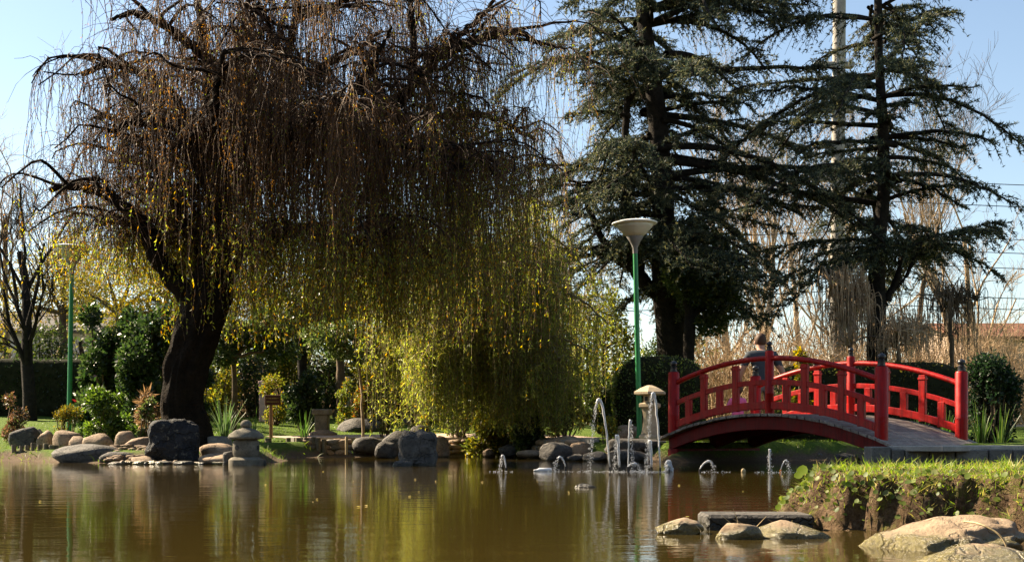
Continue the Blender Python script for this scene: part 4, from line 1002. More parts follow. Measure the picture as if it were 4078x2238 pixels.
# hedges
def hedge(name, label, px0, px1, py0, py1, D, dep, n, ln, wd, pal, wts, tips=None, mat=M_gloss, rot=0., round_=5.0):
    a = at(px0, py1, D); b = at(px1, py0, D); W = b[0]-a[0]; zb = min(a[2], gz((a[0]+b[0])/2, D+dep/2))-.05; H = b[2]-zb
    ce = np.array([(a[0]+b[0])/2, D+dep/2, zb+H/2]); r = thing(name, label, 'hedge', (ce[0], ce[1], zb))
    V, Fa = rock_geo((W/2*.90, dep/2*.88, H/2*.93), px0*.01, round_, .03, 4, facets=0); npmesh('light_blocking_core', V+ce, Fa, M_hcore, r, None, True)  # solid dark core added inside the leaves to block light
    u = rng.uniform(-1, 1, (n*2, 3)); u = unit(u*np.array([W, dep, H])/max(W, dep, H)*1.0+rng.normal(size=(n*2,3))*.0)
    u = unit(rng.normal(size=(n, 3)))
    k = (np.abs(u)**round_).sum(1)**(-1/round_)
    p = u*k[:, None]*np.array([W/2, dep/2, H/2])*rng.uniform(.88, 1.03, (n, 1))
    nrm = unit(np.sign(u)*np.abs(u)**(round_-1)/np.array([W/2, dep/2, H/2]))
    d = nrm*.6 + rng.normal(size=(n, 3))*.7 + np.array([0,0,.2])
    col = pick_cols(n, pal, wts, .3)
    if tips is not None:
        tm = (p[:, 2] > H/2*.62) & (rng.uniform(size=n) < .75); col[tm] = pick_cols(int(tm.sum()), tips, [1]*len(tips), .3)
    leaves('foliage', p+ce, d, rng.uniform(ln*.6, ln*1.2, n), rng.uniform(wd*.7, wd*1.2, n), col, mat, r)
    return r
M_hcore = rough_mat('hedge_core_dark', (.012,.014,.006), (.025,.026,.012), None, 9., .95, .5, .03, .1, 30.)  # colour of the added light-blocking hedge cores
hedge('clipped_hedge', 'rounded clipped green hedge behind the tall stone lantern', 2458, 2830, 1418, 1740, 23.2, 1.3, 10000, .062, .034, [(.08,.125,.03),(.12,.17,.04),(.17,.21,.06)], (3,3,2), [(.12,.16,.04),(.16,.20,.05)], round_=3.2)
hedge('clipped_hedge', 'long trimmed hedge with orange red tips on the far lawn', 1440, 2120, 1505, 1700, 28.8, 1.0, 9000, .07, .038, [(.03,.05,.014),(.05,.075,.02),(.08,.10,.03)], (3,3,1.5), [(.30,.10,.03),(.34,.16,.03),(.16,.14,.03),(.12,.14,.03)], round_=6.0)
hedge('clipped_hedge', 'dark shaded hedge behind the left lamp pole', -250, 640, 1430, 1640, 31.5, 1.2, 7000, .09, .045, [(.018,.032,.010),(.028,.045,.014)], (1,1), round_=7.0)
hedge('clipped_hedge', 'dark hedge with yellowish tips behind the bridge handrail', 3120, 3860, 1445, 1760, 22.9, .9, 9000, .065, .034, [(.03,.045,.012),(.05,.065,.018),(.09,.085,.025)], (3,3,1), [(.10,.10,.025),(.14,.12,.03)], round_=6.0)
bush(3960, 1380, 1790, 20.2, 260, 'dark conical evergreen at the right edge behind the bridge', 10000, .075, .036, [(.012,.026,.012),(.02,.04,.016)], (1,1), lobes=20)
bush(1090, 1470, 1610, 27.8, 130, 'yellow green bush beside the pink pillar', 2200, .06, .03, [(.13,.15,.03),(.20,.19,.04),(.25,.14,.03)], (3,2,.8), M_leaf)
bush(1215, 1480, 1690, 26.5, 170, 'dense dark bush behind the notice board', 4800, .09, .045, [(.02,.036,.012),(.03,.05,.016),(.05,.075,.022)], (3,3,1), lobes=8)
bush(1370, 1500, 1660, 27.5, 90, 'light green bush left of the trimmed hedge', 1600, .06, .03, [(.10,.13,.03),(.15,.17,.04),(.22,.14,.03)], (3,2,.8), M_leaf)
bush(1430, 1520, 1690, 27.3, 110, 'bush with orange young leaves at the left end of the trimmed hedge', 2000, .06, .03, [(.08,.10,.025),(.28,.10,.03),(.15,.14,.03)], (3,2,2), M_leaf)
bush(1530, 1570, 1740, 25.2, 60, 'thin shrub with pale trailing leaves right of the young tree', 500, .11, .03, [(.14,.16,.06),(.10,.12,.04)], (1,1), M_leaf, lobes=5)
bush(3185, 1365, 1560, 22.2, 110, 'yellow green bush behind the top of the bridge', 1300, .07, .038, [(.20,.17,.03),(.26,.18,.03),(.13,.15,.03)], (2,2,2), M_leaf, lobes=6)
bush(2420, 1655, 1760, 21.2, 110, 'yellow flowering shrub left of the lamp foot', 700, .05, .02, [(.10,.12,.03),(.30,.20,.02)], (3,1), M_leaf, lobes=5)
bush(1830, 1560, 1740, 25.6, 190, 'green bush at the foot of the olive willow', 2600, .07, .035, [(.05,.075,.02),(.09,.11,.03)], (1,1), lobes=7)
bush(2250, 1560, 1745, 24.2, 190, 'dark bush under the right side of the olive willow', 2400, .07, .03, [(.05,.055,.018),(.09,.08,.025),(.16,.10,.03)], (2,2,.7), M_leaf, lobes=7)

# ================================================================== BARE TREES BEHIND
def bare_tree(name, label, base, H, seed, mat, r0, spread=.45, depth=4, group=None, lean=(0,0), first=.25, kids=(4,7), tw=.004, up=.35):
    rs = np.random.default_rng(seed); root = thing(name, label, 'tree', base, group)
    levels = [[] for _ in range(depth+1)]
    def grow(p, d, ln, r, lv):
        K = (7,6,5,4,3)[lv]; pts = [p]; q = p.copy(); dd = d.copy()
        for k in range(K-1):
            dd = unit(dd + rs.normal(size=3)*(.10+.05*lv) + np.array([0,0,up*.16])); q = q+dd*ln/(K-1); pts.append(q.copy())
        r1 = max(r*.45, tw*.6)
        levels[lv].append((np.array(pts), np.linspace(r, r1, K)))
        if lv < depth:
            n = rs.integers(*kids) + (3 if lv == 0 else 0)
            for c in range(n):
                u = rs.uniform(first if lv == 0 else .15, 1.0); k = min(int(u*(K-1)), K-2); p0 = pts[k]+(pts[k+1]-pts[k])*(u*(K-1)-k)
                a = rs.uniform(0, 6.28); sd = np.array([math.cos(a), math.sin(a), 0])
                nd = unit(unit(pts[k+1]-pts[k])*(1-spread*.7)+sd*spread*1.3+np.array([0,0,up*.5]))
                grow(p0, nd, ln*rs.uniform(.38, .62), max(r*(1-u*.5)*.45, tw), lv+1)
    grow(np.array(base, float)-np.array([0,0,.1]), unit(np.array([lean[0], lean[1], 1.])), H*.72, r0, 0)
    for lv, nm in enumerate(['trunk','branches','boughs','twigs','fine_twigs'][:depth+1]):
        PP = np.array([a for a, b in levels[lv]]); RR = np.array([b for a, b in levels[lv]])
        if len(PP): 
            V, Fa = tubes_geo(PP, RR, [10,6,4,3,3][lv]); o = npmesh(nm, V, Fa, mat, root, None, lv < 2); o.__setitem__('kind', 'stuff') if lv >= 1 else None
    return root
bt = [(2905,44,12.5,M_pale,.16,'pale bare tree just right of the dark evergreen'),(3010,40,10.0,M_pale,.13,'pale bare tree rising behind the man'),(3110,46,11.5,M_tan,.15,'tan bare tree between the man and the concrete pole'),
      (3215,42,10.,M_pale,.12,'pale many branched bare tree left of the concrete pole'),(3285,50,12.,M_tan,.15,'tan bare tree directly left of the concrete pole'),(3420,45,10.5,M_tan,.13,'tan bare tree between concrete pole and right cedar'),
      (3660,40,9.5,M_brown,.12,'brown bare tree right of the right cedar'),(3790,36,8.,M_pale,.13,'bare tree with pale trunk before the tan house'),(3930,44,10.,M_tan,.14,'tan bare tree at the right edge before the house'),
      (2300,46,10.,M_tan,.14,'thin bare tree seen through the olive willow'),(2130,50,11.,M_tan,.14,'bare tree far behind the top of the olive willow'),(120,30,6.0,M_cbark,.17,'gnarled brown bare tree at the far left edge'),
      (190,44,9.5,M_tan,.13,'tan bare tree behind the left lamp'),(30,40,9.,M_tan,.13,'tan bare tree in the far left corner behind the hedge'),(760,46,10.,M_tan,.14,'bare tree far behind the willow trunk')]
for i, (px, D, H, m, r, lab) in enumerate(bt):
    x = (px-CX)/F*D
    bare_tree('bare_tree', lab, (x, D, gz(x, min(D, 60))), H, 20+i, m, r, .42, 4, 'bare winter trees', kids=(4,7), tw=.006, up=.5)
# twiggy thicket closing the view behind the bridge and behind the left hedge
def thicket(label, px0, px1, D0, D1, n, zt, mat):
    g = []; x = rng.uniform(px0, px1, n); D = rng.uniform(D0, D1, n)
    b = np.stack([(x-CX)/F*D, D, np.full(n, .75)], -1)
    tt = np.linspace(0, 1, 5)[None, :, None]; d = unit(rng.normal(size=(n,3))*np.array([.32,.32,.1])+np.array([0,0,1.])); ln = (zt*rng.uniform(.4,1.1,n))[:, None, None]
    P = b[:, None, :] + d[:, None, :]*ln*tt + rng.normal(size=(n,5,3))*.05*tt
    V, Fa = tubes_geo(P, rng.uniform(.006,.022,n)[:, None]*np.linspace(1,.35,5)[None], 3); g.append((V, Fa))
    m_ = n*5; i = rng.integers(0, n, m_); k = rng.integers(1, 4, m_); p0 = P[i, k]; d2 = unit(rng.normal(size=(m_,3))*np.array([1,1,.5])+np.array([0,0,.7]))
    P2 = p0[:, None, :] + d2[:, None, :]*rng.uniform(.2,.9,m_)[:, None, None]*np.linspace(0,1,3)[None,:,None] + rng.normal(size=(m_,3,3))*.04*np.linspace(0,1,3)[None,:,None]
    V, Fa = tubes_geo(P2, np.full((m_,3), .0055), 3); g.append((V, Fa))
    V, Fa = join_geo(g); return tag(npmesh('thicket', V, Fa, mat), label, 'thicket', None, 'stuff')
thicket('dense tan thicket of bare stems behind the bridge', 2740, 4150, 30.5, 38, 1600, 3.0, M_tan)
thicket('brown thicket of bare stems behind the left lawn', 860, 2000, 33, 38, 650, 2.4, M_tan)
thicket('brown thicket beyond the left hedge', -300, 860, 34, 39, 500, 2.4, M_brown)
# weeping bare trees behind the right half of the bridge
def weeper(px, D, y_top, y_bot, wpx, n, label, mat, r=.06):
    b = at(px, 1560, D); b[2] = gz(b[0], b[1]); top = at(px, y_top+25, D); W = wpx/F*D/2; zb = at(px, y_bot, D)[2]
    root = thing('weeping_bare_tree', label, 'tree', b, 'weeping bare trees')
    P, R, (V, Fa) = limb_geo([b-np.array([0,0,.1]), b*.5+top*.5+np.array([.06,0,0]), top], r, r*.6, 9, 16, .01); npmesh('trunk', V, Fa, M_brown, root, None, True)
    az = rng.uniform(0, 6.28, n); rr = W*np.sqrt(rng.uniform(.05, 1, n)); h = np.stack([np.cos(az), np.sin(az), 0*az], -1)
    t = np.linspace(0, 1, 12)[None, :, None]
    rise = (.05+.5*rng.uniform(0, 1, n)**2)[:, None, None]; fall = (top[2]-zb)*rng.uniform(.35, 1.05, n)
    out = np.minimum(1, t*2.4); out = np.sin(out*math.pi/2)
    z = rise*np.sin(np.minimum(1, t*2.4)*math.pi*.8) - fall[:, None, None]*np.clip((t-.22)/.78, 0, 1)**1.35
    og = np.stack([rng.normal(size=9)*W*.45, rng.normal(size=9)*W*.45, -np.abs(rng.normal(size=9))*.28], -1); og[0] = 0; gi = rng.integers(0, 9, n); rr = rr*.62
    fall = np.maximum(.15, fall+og[gi, 2]); z = rise*np.sin(np.minimum(1, t*2.4)*math.pi*.8) - fall[:, None, None]*np.clip((t-.22)/.78, 0, 1)**1.35
    gb = [limb_geo([top-np.array([0,0,.25]), top+o_*.6+np.array([0,0,.06]), top+o_], .025, .01, 5, 8, .01)[2] for o_ in og[1:]]; Vb, Fb = join_geo(gb); npmesh('boughs', Vb, Fb, M_brown, root)
    Q = top + og[gi][:, None, :] + h[:, None, :]*rr[:, None, None]*out + np.array([0,0,1.])*z + np.cumsum(rng.normal(size=(n,12,3)),1)*.014*t
    V, Fa = tubes_geo(Q, rng.uniform(.004,.008,n)[:, None]*np.linspace(1.5,.45,12)[None], 4); npmesh('weeping_twigs', V, Fa, mat, root)
weeper(3375, 25.2, 1115, 1440, 230, 330, 'weeping bare tree with tan drooping twigs in front of the concrete pole', M_tan)
weeper(3570, 24.6, 1290, 1450, 270, 300, 'lower weeping bare tree arching behind the bridge handrail', M_tan)
weeper(3780, 25.8, 1150, 1440, 300, 170, 'dark weeping bare tree at the right edge', M_brown)

# ================================================================== CONCRETE POLE AND WIRES
DP = 33.0
up_ = thing('utility_pole', 'tall grey concrete utility pole with block shaped cross pieces', 'utility pole', at(3330, 1440, DP))
pb = at(3330, 1450, DP); pb[2] = .7; pt = at(3345, -250, DP)
MB().tube([pb, pb*.5+pt*.5, pt], [.19,.175,.16], 14).build('shaft', M_conc, up_, auto=.7)
for (x0, x1, y0, y1, dep) in ((3302,3396,968,1014,.5),(3270,3392,562,590,.22),(3252,3392,704,724,.2),(3298,3340,1148,1178,.42),(3250,3400,430,450,.22),(3240,3400,250,272,.22),(3296,3342,1412,1450,.5)):
    a = at(x0, y1, DP); b = at(x1, y0, DP); MB().box((a+b)/2, (b[0]-a[0], dep, b[2]-a[2])).build('cross_piece', M_conc, up_, bevel=.02)
a = at(3372, 1110, DP); b = at(3376, 1012, DP); MB().box((a+b)/2, (.16,.16,b[2]-a[2])).build('side_box', M_white, up_, bevel=.01)
pa = at(3318, 560, DP-.1)
for i, (y0, y1) in enumerate(((792,800),(924,950),(979,1000),(1040,1050),(1160,1182),(1205,1225),(704,700))):
    p0 = at(3322, y0, DP-.17); p1 = np.array([-46., DP+6, p0[2]+.4-.12*i]); mid = (p0+p1)/2+np.array([0,0,-.8]); q0 = np.array([p0[0]+34, DP+2, p0[2]+.3])
    pts = [p0*(1-t)**2+2*mid*t*(1-t)+p1*t*t for t in np.linspace(0,1,28)][::-1] + [p0+(q0-p0)*t-np.array([0,0,1.6*t*(1-t)]) for t in np.linspace(.05,1,12)]
    w_ = MB().tube(pts, .011, 5).build('power_cable', M_dark, None, org=p0)
    tag(w_, ['upper slack black cable left of the concrete pole','second black cable from the top on the concrete pole','third black cable from the top on the concrete pole','middle thin black cable on the concrete pole','thick black cable above the lowest one','lowest black cable on the concrete pole','topmost black cable among the cedar limbs'][i], 'cable', 'power cables')

# ================================================================== HOUSES, PILLARS, FENCE, CAR
def house(label, x0, x1, y, depth, z0, zw, zr, wall, win, rmat=None):
    r = thing('house', label, 'house', ((x0+x1)/2, y+depth/2, z0))
    MB().box(((x0+x1)/2, y+depth/2, (z0+zw)/2), (x1-x0, depth, zw-z0)).build('wall', wall, r)
    e = .35; ym = y+depth/2
    rf = MB().add([(x0-e,y-e,zw-.05),(x1+e,y-e,zw-.05),(x1+e,ym,zr),(x0-e,ym,zr),(x0-e,y+depth+e,zw-.05),(x1+e,y+depth+e,zw-.05),
                   (x0-e,y-e,zw+.07),(x1+e,y-e,zw+.07),(x1+e,ym,zr+.13),(x0-e,ym,zr+.13),(x0-e,y+depth+e,zw+.07),(x1+e,y+depth+e,zw+.07)],
                  [(0,1,2,3),(3,2,5,4),(6,7,8,9),(9,8,11,10),(0,1,7,6),(4,5,11,10),(0,3,9,6),(3,4,10,9),(1,2,8,7),(2,5,11,8)]).build('roof', rmat or M_roof, r)
    MB().add([(x0,y+.01,zw),(x0,y+depth-.01,zw),(x0,ym,zr-.05),(x0+.2,y+.01,zw),(x0+.2,y+depth-.01,zw),(x0+.2,ym,zr-.05)],[(0,1,2),(3,5,4),(0,2,5,3),(1,4,5,2),(0,3,4,1)]).build('gable', wall, r)
    MB().add([(x1-.2,y+.01,zw),(x1-.2,y+depth-.01,zw),(x1-.2,ym,zr-.05),(x1,y+.01,zw),(x1,y+depth-.01,zw),(x1,ym,zr-.05)],[(0,1,2),(3,5,4),(0,2,5,3),(1,4,5,2),(0,3,4,1)]).build('gable', wall, r)
    MB().box((x0+(x1-x0)*.7, ym+.4, zr+.1), (.5,.5,1.0)).build('chimney', wall, rf, bevel=.02)
    for wx, wz in win:
        w = MB().box((wx, y-.02, wz), (1.1,.08,1.2)).build('window', M_white, r, bevel=.01)
        for sx in (-.26,.26): MB().box((wx+sx, y-.065, wz), (.44,.02,1.04)).build('pane', M_pane, w)
house('tan plastered house with red tiled roof at the right edge', 18.0, 27, 50, 7, .7, 4.3, 5.1, M_tanwall, [(19.4,2.6),(22,2.6),(25,2.6)])
house('pale grey house behind the left hedge', -20.5, -15.4, 46, 7, .7, 4.2, 5.2, M_greywall, [(-19,2.8),(-16.8,2.8)], M_rockd)
def pillar(px, y0, y1, wpx, D, label, mat):
    c = at(px, y1, D); c[2] = gz(c[0], c[1])-.03; top = at(px, y0, D)[2]; w = wpx/F*D
    r = thing('fence_pillar', label, 'pillar', c)
    MB().box((c[0],c[1],(c[2]+top)/2), (w,w,top-c[2])).build('shaft', mat, r, bevel=.01)
    MB().box((c[0],c[1],top+.03), (w*1.25,w*1.25,.06)).build('cap', mat, r, bevel=.01)
pillar(1047, 1528, 1605, 26, 29.0, 'pale pink square pillar behind the notice board', M_pink)
pillar(1385, 1510, 1610, 16, 30.0, 'greyish pillar between the light green bush and the brown trunk', M_conc)
pillar(1700, 1540, 1660, 22, 28.2, 'pale pink pillar seen through the trimmed hedge', M_pink)
# iron fence along the street
fn = thing('iron_fence', 'long dark iron railing fence behind the garden', 'fence', (-2, 32.5, .8))
fz = lambda x: gz(x, 32.5)
for z in (.22, 1.28):
    MB().tube([(x, 32.5, fz(x)+z) for x in np.linspace(-14, 13, 40)], .016, 4).build('rail', M_dark, fn)
bars = MB()
for x in np.arange(-14, 13, .125): bars.box((x, 32.5, fz(x)+.72), (.014,.014,1.36))
tag(bars.build('bars', M_dark, fn), kind='stuff')
for x in np.arange(-14, 13.1, 2.7): MB().box((x, 32.5, fz(x)+.74), (.06,.06,1.5)).build('fence_post', M_dark, fn)
# parked car beyond the fence
def car(px0, px1, D, label):
    x0, x1 = (px0-CX)/F*D, (px1-CX)/F*D; L_ = 4.3; cx = (x0+x1)/2; r = thing('parked_car', label, 'car', (cx, D, .8))
    prof = [(-2.15,.35),(-2.2,.62),(-2.1,.86),(-1.25,.95),(-.62,1.42),(.75,1.46),(1.5,1.02),(2.1,.92),(2.17,.6),(2.1,.33)]
    m = MB(); n = len(prof); V = [(cx+a, D+s*(.84 if z < 1 else .68), .8+z) for s in (-1, 1) for a, z in prof]
    m.add(V, [tuple(range(n))[::-1], tuple(range(n, 2*n))]+[(i, (i+1) % n, n+(i+1) % n, n+i) for i in range(n)]); m.build('body', M_white, r, bevel=.03, auto=.5)
    for a, b, c_, d_ in ((-1.05,-.55,.02,.02),(.05,.05,.7,1.25)):
        MB().add([(cx+a,D-.845,.8+1.0),(cx+c_-.05,D-.845,.8+1.0),(cx+c_-.05,D-.70,.8+1.37),(cx+b,D-.70,.8+1.37),(cx+a,D-.80,.8+1.0),(cx+c_-.05,D-.80,.8+1.0),(cx+c_-.05,D-.66,.8+1.37),(cx+b,D-.66,.8+1.37)],
                 [(0,1,2,3),(4,7,6,5),(0,4,5,1),(1,5,6,2),(2,6,7,3),(3,7,4,0)]).build('window', M_pane, r)
    for a in (-1.35, 1.35):
        for s in (-.80, .80):
            w = MB().lathe((cx+a, D+s-.09, .8+.31), [(.31,0),(.32,.04),(.32,.14),(.31,.18)], 18, (0,1,.001)).build('wheel', M_tyre, r, auto=.6)
            MB().lathe((cx+a, D+s-.10, .8+.31), [(.18,0),(.18,.2)], 12, (0,1,.001)).build('rim', M_grey, w)
    for y in (-.6,.6): MB().box((cx-2.17, D+y, .8+.70), (.05,.3,.12)).build('headlight', M_shade, r, bevel=.01)
car(2700, 3020, 36.5, 'white parked car seen through the bridge railing')

# ================================================================== PEOPLE
def figure(name, label, base, H, joints, edges, radii, mats, zcut, parent_hair=None):
    me = bpy.data.meshes.new(name); me.from_pydata([tuple(np.array(j)*H) for j in joints], edges, [])
    tmp = bpy.data.objects.new(name+'_skel', me); COL.objects.link(tmp)
    md = tmp.modifiers.new('skin', 'SKIN'); md.use_smooth_shade = True
    for i, r in enumerate(radii): me.skin_vertices[0].data[i].radius = (r[0]*H, r[1]*H) if isinstance(r, tuple) else (r*H, r*H)
    me.skin_vertices[0].data[0].use_root = True
    tmp.modifiers.new('sub', 'SUBSURF').levels = 2
    dg = bpy.context.evaluated_depsgraph_get(); ev = tmp.evaluated_get(dg); m2 = bpy.data.meshes.new_from_object(ev)
    bpy.data.objects.remove(tmp); bpy.data.meshes.remove(me)
    m2.materials.clear()
    for m in mats: m2.materials.append(m)
    for p in m2.polygons: p.material_index = zcut(np.array(p.center)/H); p.use_smooth = True
    r = thing('person', label, 'person', base); o = bpy.data.objects.new('body', m2); COL.objects.link(o); o.parent = r; ORG[o] = ORG[r]
    return r
# unit body, facing +Y (away from camera), slightly stooped; units of body height
J = [(0,0,.53),(0,.01,.60),(0,.02,.70),(0,.045,.79),(0,.065,.835),(0,.085,.875),(0,.095,.93),(0,.095,.965),      # 0 pelvis .. 7 crown
     (-.115,.04,.795),(-.165,.045,.70),(-.20,.05,.62),(-.195,.10,.53),(-.195,.12,.49),                                  # 8-12 left arm
     (.115,.04,.795),(.165,.045,.70),(.205,.06,.62),(.19,.13,.56),(.185,.155,.53),                                       # 13-17 right arm
     (-.06,0,.50),(-.07,.01,.29),(-.075,-.03,.05),(-.08,.06,.02),(.06,0,.50),(.07,.03,.29),(.075,.01,.05),(.08,.10,.02)]
E = [(0,1),(1,2),(2,3),(3,4),(4,5),(5,6),(6,7),(3,8),(8,9),(9,10),(10,11),(11,12),(3,13),(13,14),(14,15),(15,16),(16,17),(0,18),(18,19),(19,20),(20,21),(0,22),(22,23),(23,24),(24,25)]
RD = [(.085,.065),(.085,.063),(.095,.066),(.098,.066),.036,.042,.050,.038,.046,.036,.030,.024,.022,.046,.036,.030,.024,.022,.056,.042,.027,.024,.056,.042,.027,.024]
def fingers(i0, d):
    """palm end joint i0, five short bent chains rooted in it"""
    p = np.array(J[i0]); d = unit(np.array(d)); s = unit(np.cross(d, (1,0,.2)))
    for k, (off, ln) in enumerate(((-.012,.034),(-.004,.042),(.004,.044),(.012,.038))):
        a = p+s*off+d*.012; m = a+d*ln*.5; e = m+unit(d+np.array([0,.5,-.3]))*ln*.5
        b = len(J); J.extend([tuple(a), tuple(m), tuple(e)]); E.extend([(i0,b),(b,b+1),(b+1,b+2)]); RD.extend([.0075,.0055,.0048])
    a = p-s*.016-d*.008; b = len(J); J.extend([tuple(a), tuple(a-s*.012+d*.022)]); E.extend([(i0,b),(b,b+1)]); RD.extend([.0075,.006])
fingers(12, (0,.35,-1)); fingers(17, (0,.6,-.8))
def cut_man(c):
    x, y, z = c
    if z > .845: return 0
    if z > .515 and abs(x) < .135 and z < .845: return 1
    if abs(x) >= .135 and z > .70: return 1
    if abs(x) > .13 and z > .44: return 0
    return 2 if z > .045 else 3
mb_ = at(3036, 1745, 21.7); mb_[2] = gz(mb_[0], mb_[1])
man = figure('person', 'man in charcoal t-shirt and grey trousers seen from behind beyond the bridge', mb_, 1.88, J, E, RD, [M_skin, M_shirt, M_trouser, M_black], cut_man)
V, Fa = rock_geo((.094,.105,.115), 3.3, 2.0, .05, 3, facets=0); V = V[:, :]
hb = mb_+np.array([0,.165,1.768])
npmesh('hair', V+hb, Fa, M_hair, man, None, True)
for s in (-1, 1):
    V, Fa = rock_geo((.014,.022,.034), 1.1, 2.0, .05, 2); npmesh('ear', V+mb_+np.array([s*.095,.178,1.725]), Fa, M_skin, man, None, True)
J2 = [(0,0,.50),(0,0,.58),(0,.01,.66),(0,.02,.74),(0,.03,.785),(0,.04,.84),(0,.045,.91),(0,.045,.95),(-.11,.02,.735),(-.16,.05,.63),(-.17,.10,.53),(.11,.02,.735),(.16,.05,.63),(.17,.10,.53),
      (-.06,0,.46),(-.065,.02,.25),(-.07,0,.05),(-.07,.07,.025),(.06,0,.46),(.065,.03,.25),(.07,.02,.05),(.07,.09,.025)]
E2 = [(0,1),(1,2),(2,3),(3,4),(4,5),(5,6),(6,7),(3,8),(8,9),(9,10),(3,11),(11,12),(12,13),(0,14),(14,15),(15,16),(16,17),(0,18),(18,19),(19,20),(20,21)]
R2 = [(.10,.08),(.10,.08),(.105,.08),(.09,.07),.045,.06,.085,.06,.05,.042,.03,.05,.042,.03,.06,.05,.035,.032,.06,.05,.035,.032]
def cut_kid(c): return 0 if c[2] > .79 or (abs(c[0]) > .13 and c[2] < .56) else (1 if c[2] > .44 else 2)
kb_ = at(2938, 1750, 21.2); kb_[2] = gz(kb_[0], kb_[1])
kid = figure('person', 'small child in a pink top beside the man, half hidden by the bridge', kb_, .95, J2, E2, R2, [M_skin, M_pinkc, M_trouser], cut_kid)
V, Fa = rock_geo((.085,.088,.085), 7.3, 2.0, .05, 3, facets=0); npmesh('hair', V+kb_+np.array([0,.03,.885]), Fa, M_hair, kid, None, True)

# ================================================================== UNSEEN TREES, ADDED BEHIND THE CAMERA to keep open sky off the near shore
N = 26000
u = rng.uniform(0, 1, (N, 3)); c = np.stack([-26+52*u[:,0], -13+6*u[:,1], .3+10.5*u[:,2]*(.75+.25*np.sin(u[:,0]*31))], -1)
tb = thing('unseen_tree_belt', 'unseen belt of evergreen trees added behind the camera to block sky light', 'trees', (0, -9, 0)); tb['kind'] = 'stuff'
leaves('crowns', c, rng.normal(size=(N,3)), rng.uniform(.35,.7,N), rng.uniform(.22,.4,N), pick_cols(N, [(.03,.05,.015),(.045,.07,.02)], [1,1]), M_leaf, tb)
tks = MB()
for x in np.arange(-24, 25, 4.0): tks.tube([(x,-10,0),(x+.2,-10,4),(x,-10.2,8)], [.22,.17,.06], 8)
tag(tks.build('trunks', M_cbark, tb), kind='stuff')

# ================================================================== IRIS CLUMPS AND STRAP LEAVES
def straps(px, D, y_base, y_top, wpx, n, label, pal, name='iris_clump', wd=.022):
    b = at(px, y_base, D); b[2] = min(b[2], max(gz(b[0], D), .05)); H = at(px, y_top, D)[2]-b[2]; W = wpx/F*D
    r = thing(name, label, 'plant', b)
    for i in range(n):
        a = rng.uniform(0, 6.28); q = rng.uniform(0, 1); h = H*rng.uniform(.5, 1.0); o = np.array([math.cos(a), math.sin(a), 0])
        K = 6; t = np.linspace(0, 1, K)[:, None]
        c = b + o*W*.12*rng.uniform(0,1) + o*W*.42*q*t**1.7 + np.array([0,0,1.])*h*(t - (.25*q if rng.random()<.4 else .05)*t**3)
        s = unit(np.cross(o, (0,0,1.))+rng.normal(size=3)*.3); w = (wd*rng.uniform(.7,1.2)*np.array([.7,1,1,.85,.55,.05]))[:, None]
        nrm = unit(np.cross(s, (0,0,1.)))*.0035
        V = np.stack([c-s*w/2, c+nrm, c+s*w/2], 1).reshape(-1, 3); F_ = []
        for k in range(K-1):
            F_ += [(k*3,k*3+1,k*3+4,k*3+3),(k*3+1,k*3+2,k*3+5,k*3+4)]
        npmesh('leaf', V, np.array(F_), M_gloss, r, np.repeat(pick_cols(1, pal, [1]*len(pal)), len(V), 0), True)
IR = [(.06,.12,.03),(.09,.16,.04),(.14,.20,.07)]
straps(895, 21.5, 1735, 1548, 190, 46, 'large clump of strap leaves between willow trunk and squat lantern', [(.10,.15,.07),(.15,.20,.11),(.06,.11,.03)])
straps(1210, 24.2, 1755, 1615, 110, 22, 'bright green iris clump growing above the dark logs', IR)
straps(1015, 22.0, 1745, 1610, 70, 14, 'thin clump of strap leaves behind the squat lantern', IR)
straps(2452, 21.3, 1735, 1680, 50, 26, 'small spiky bright green rosette left of the lamp foot', [(.16,.22,.05),(.12,.18,.04)], 'spiky_plant', .010)
for i, (px, yt, w, lab) in enumerate(((3905,1560,150,'dark iris clump just right of the right bridge post'),(3985,1590,150,'dark iris clump at the right picture edge'),(3770,1600,120,'iris clump seen between the right bridge posts'),(3660,1620,110,'low iris clump behind the middle of the bridge deck'))):
    straps(px, 18.9+.4*(i % 2)+(.8 if i > 1 else 0), 1775, yt, w, 34, lab, [(.03,.07,.015),(.05,.10,.02),(.10,.14,.04)])

# ================================================================== GRASS
def blades(name, label, c, h, w, pal, wts, lean=.5, parent=None):
    N = len(c); d = np.stack([rng.normal(size=N)*lean, rng.normal(size=N)*lean, np.ones(N)], -1); d = unit(d)
    s = unit(np.cross(d, rng.normal(size=(N,3)))); bend = np.stack([rng.normal(size=N), rng.normal(size=N), -np.abs(rng.normal(size=N))*.5], -1)*(h*.28)[:, None]
    m = c + d*(h*.55)[:, None]; tip = c + d*h[:, None] + bend; w = w[:, None]
    V = np.stack([c-s*w/2, c+s*w/2, m+s*w*.4+bend*.2, m-s*w*.4+bend*.2, tip], 1).reshape(-1, 3)
    q = np.arange(N)[:, None]*5
    col = np.repeat(pick_cols(N, pal, wts, .3), 5, 0)
    return tag(npmesh(name, V, [q+np.array([[0,1,2,3]]), q+np.array([[3,2,4]])], M_grass, parent, col), label, None, None, 'stuff')
def interp_bank(x, y):
    i = np.clip(np.searchsorted(by, y)-1, 0, len(by)-2); j = np.clip(np.searchsorted(bx, x)-1, 0, len(bx)-2)
    fx = (x-bx[j])/(bx[j+1]-bx[j]); fy = (y-by[i])/(by[i+1]-by[i])
    return BZ[i,j]*(1-fx)*(1-fy)+BZ[i,j+1]*fx*(1-fy)+BZ[i+1,j]*(1-fx)*fy+BZ[i+1,j+1]*fx*fy
GR = [(.16,.24,.036),(.22,.28,.05),(.11,.18,.03),(.31,.29,.08),(.34,.28,.12)]
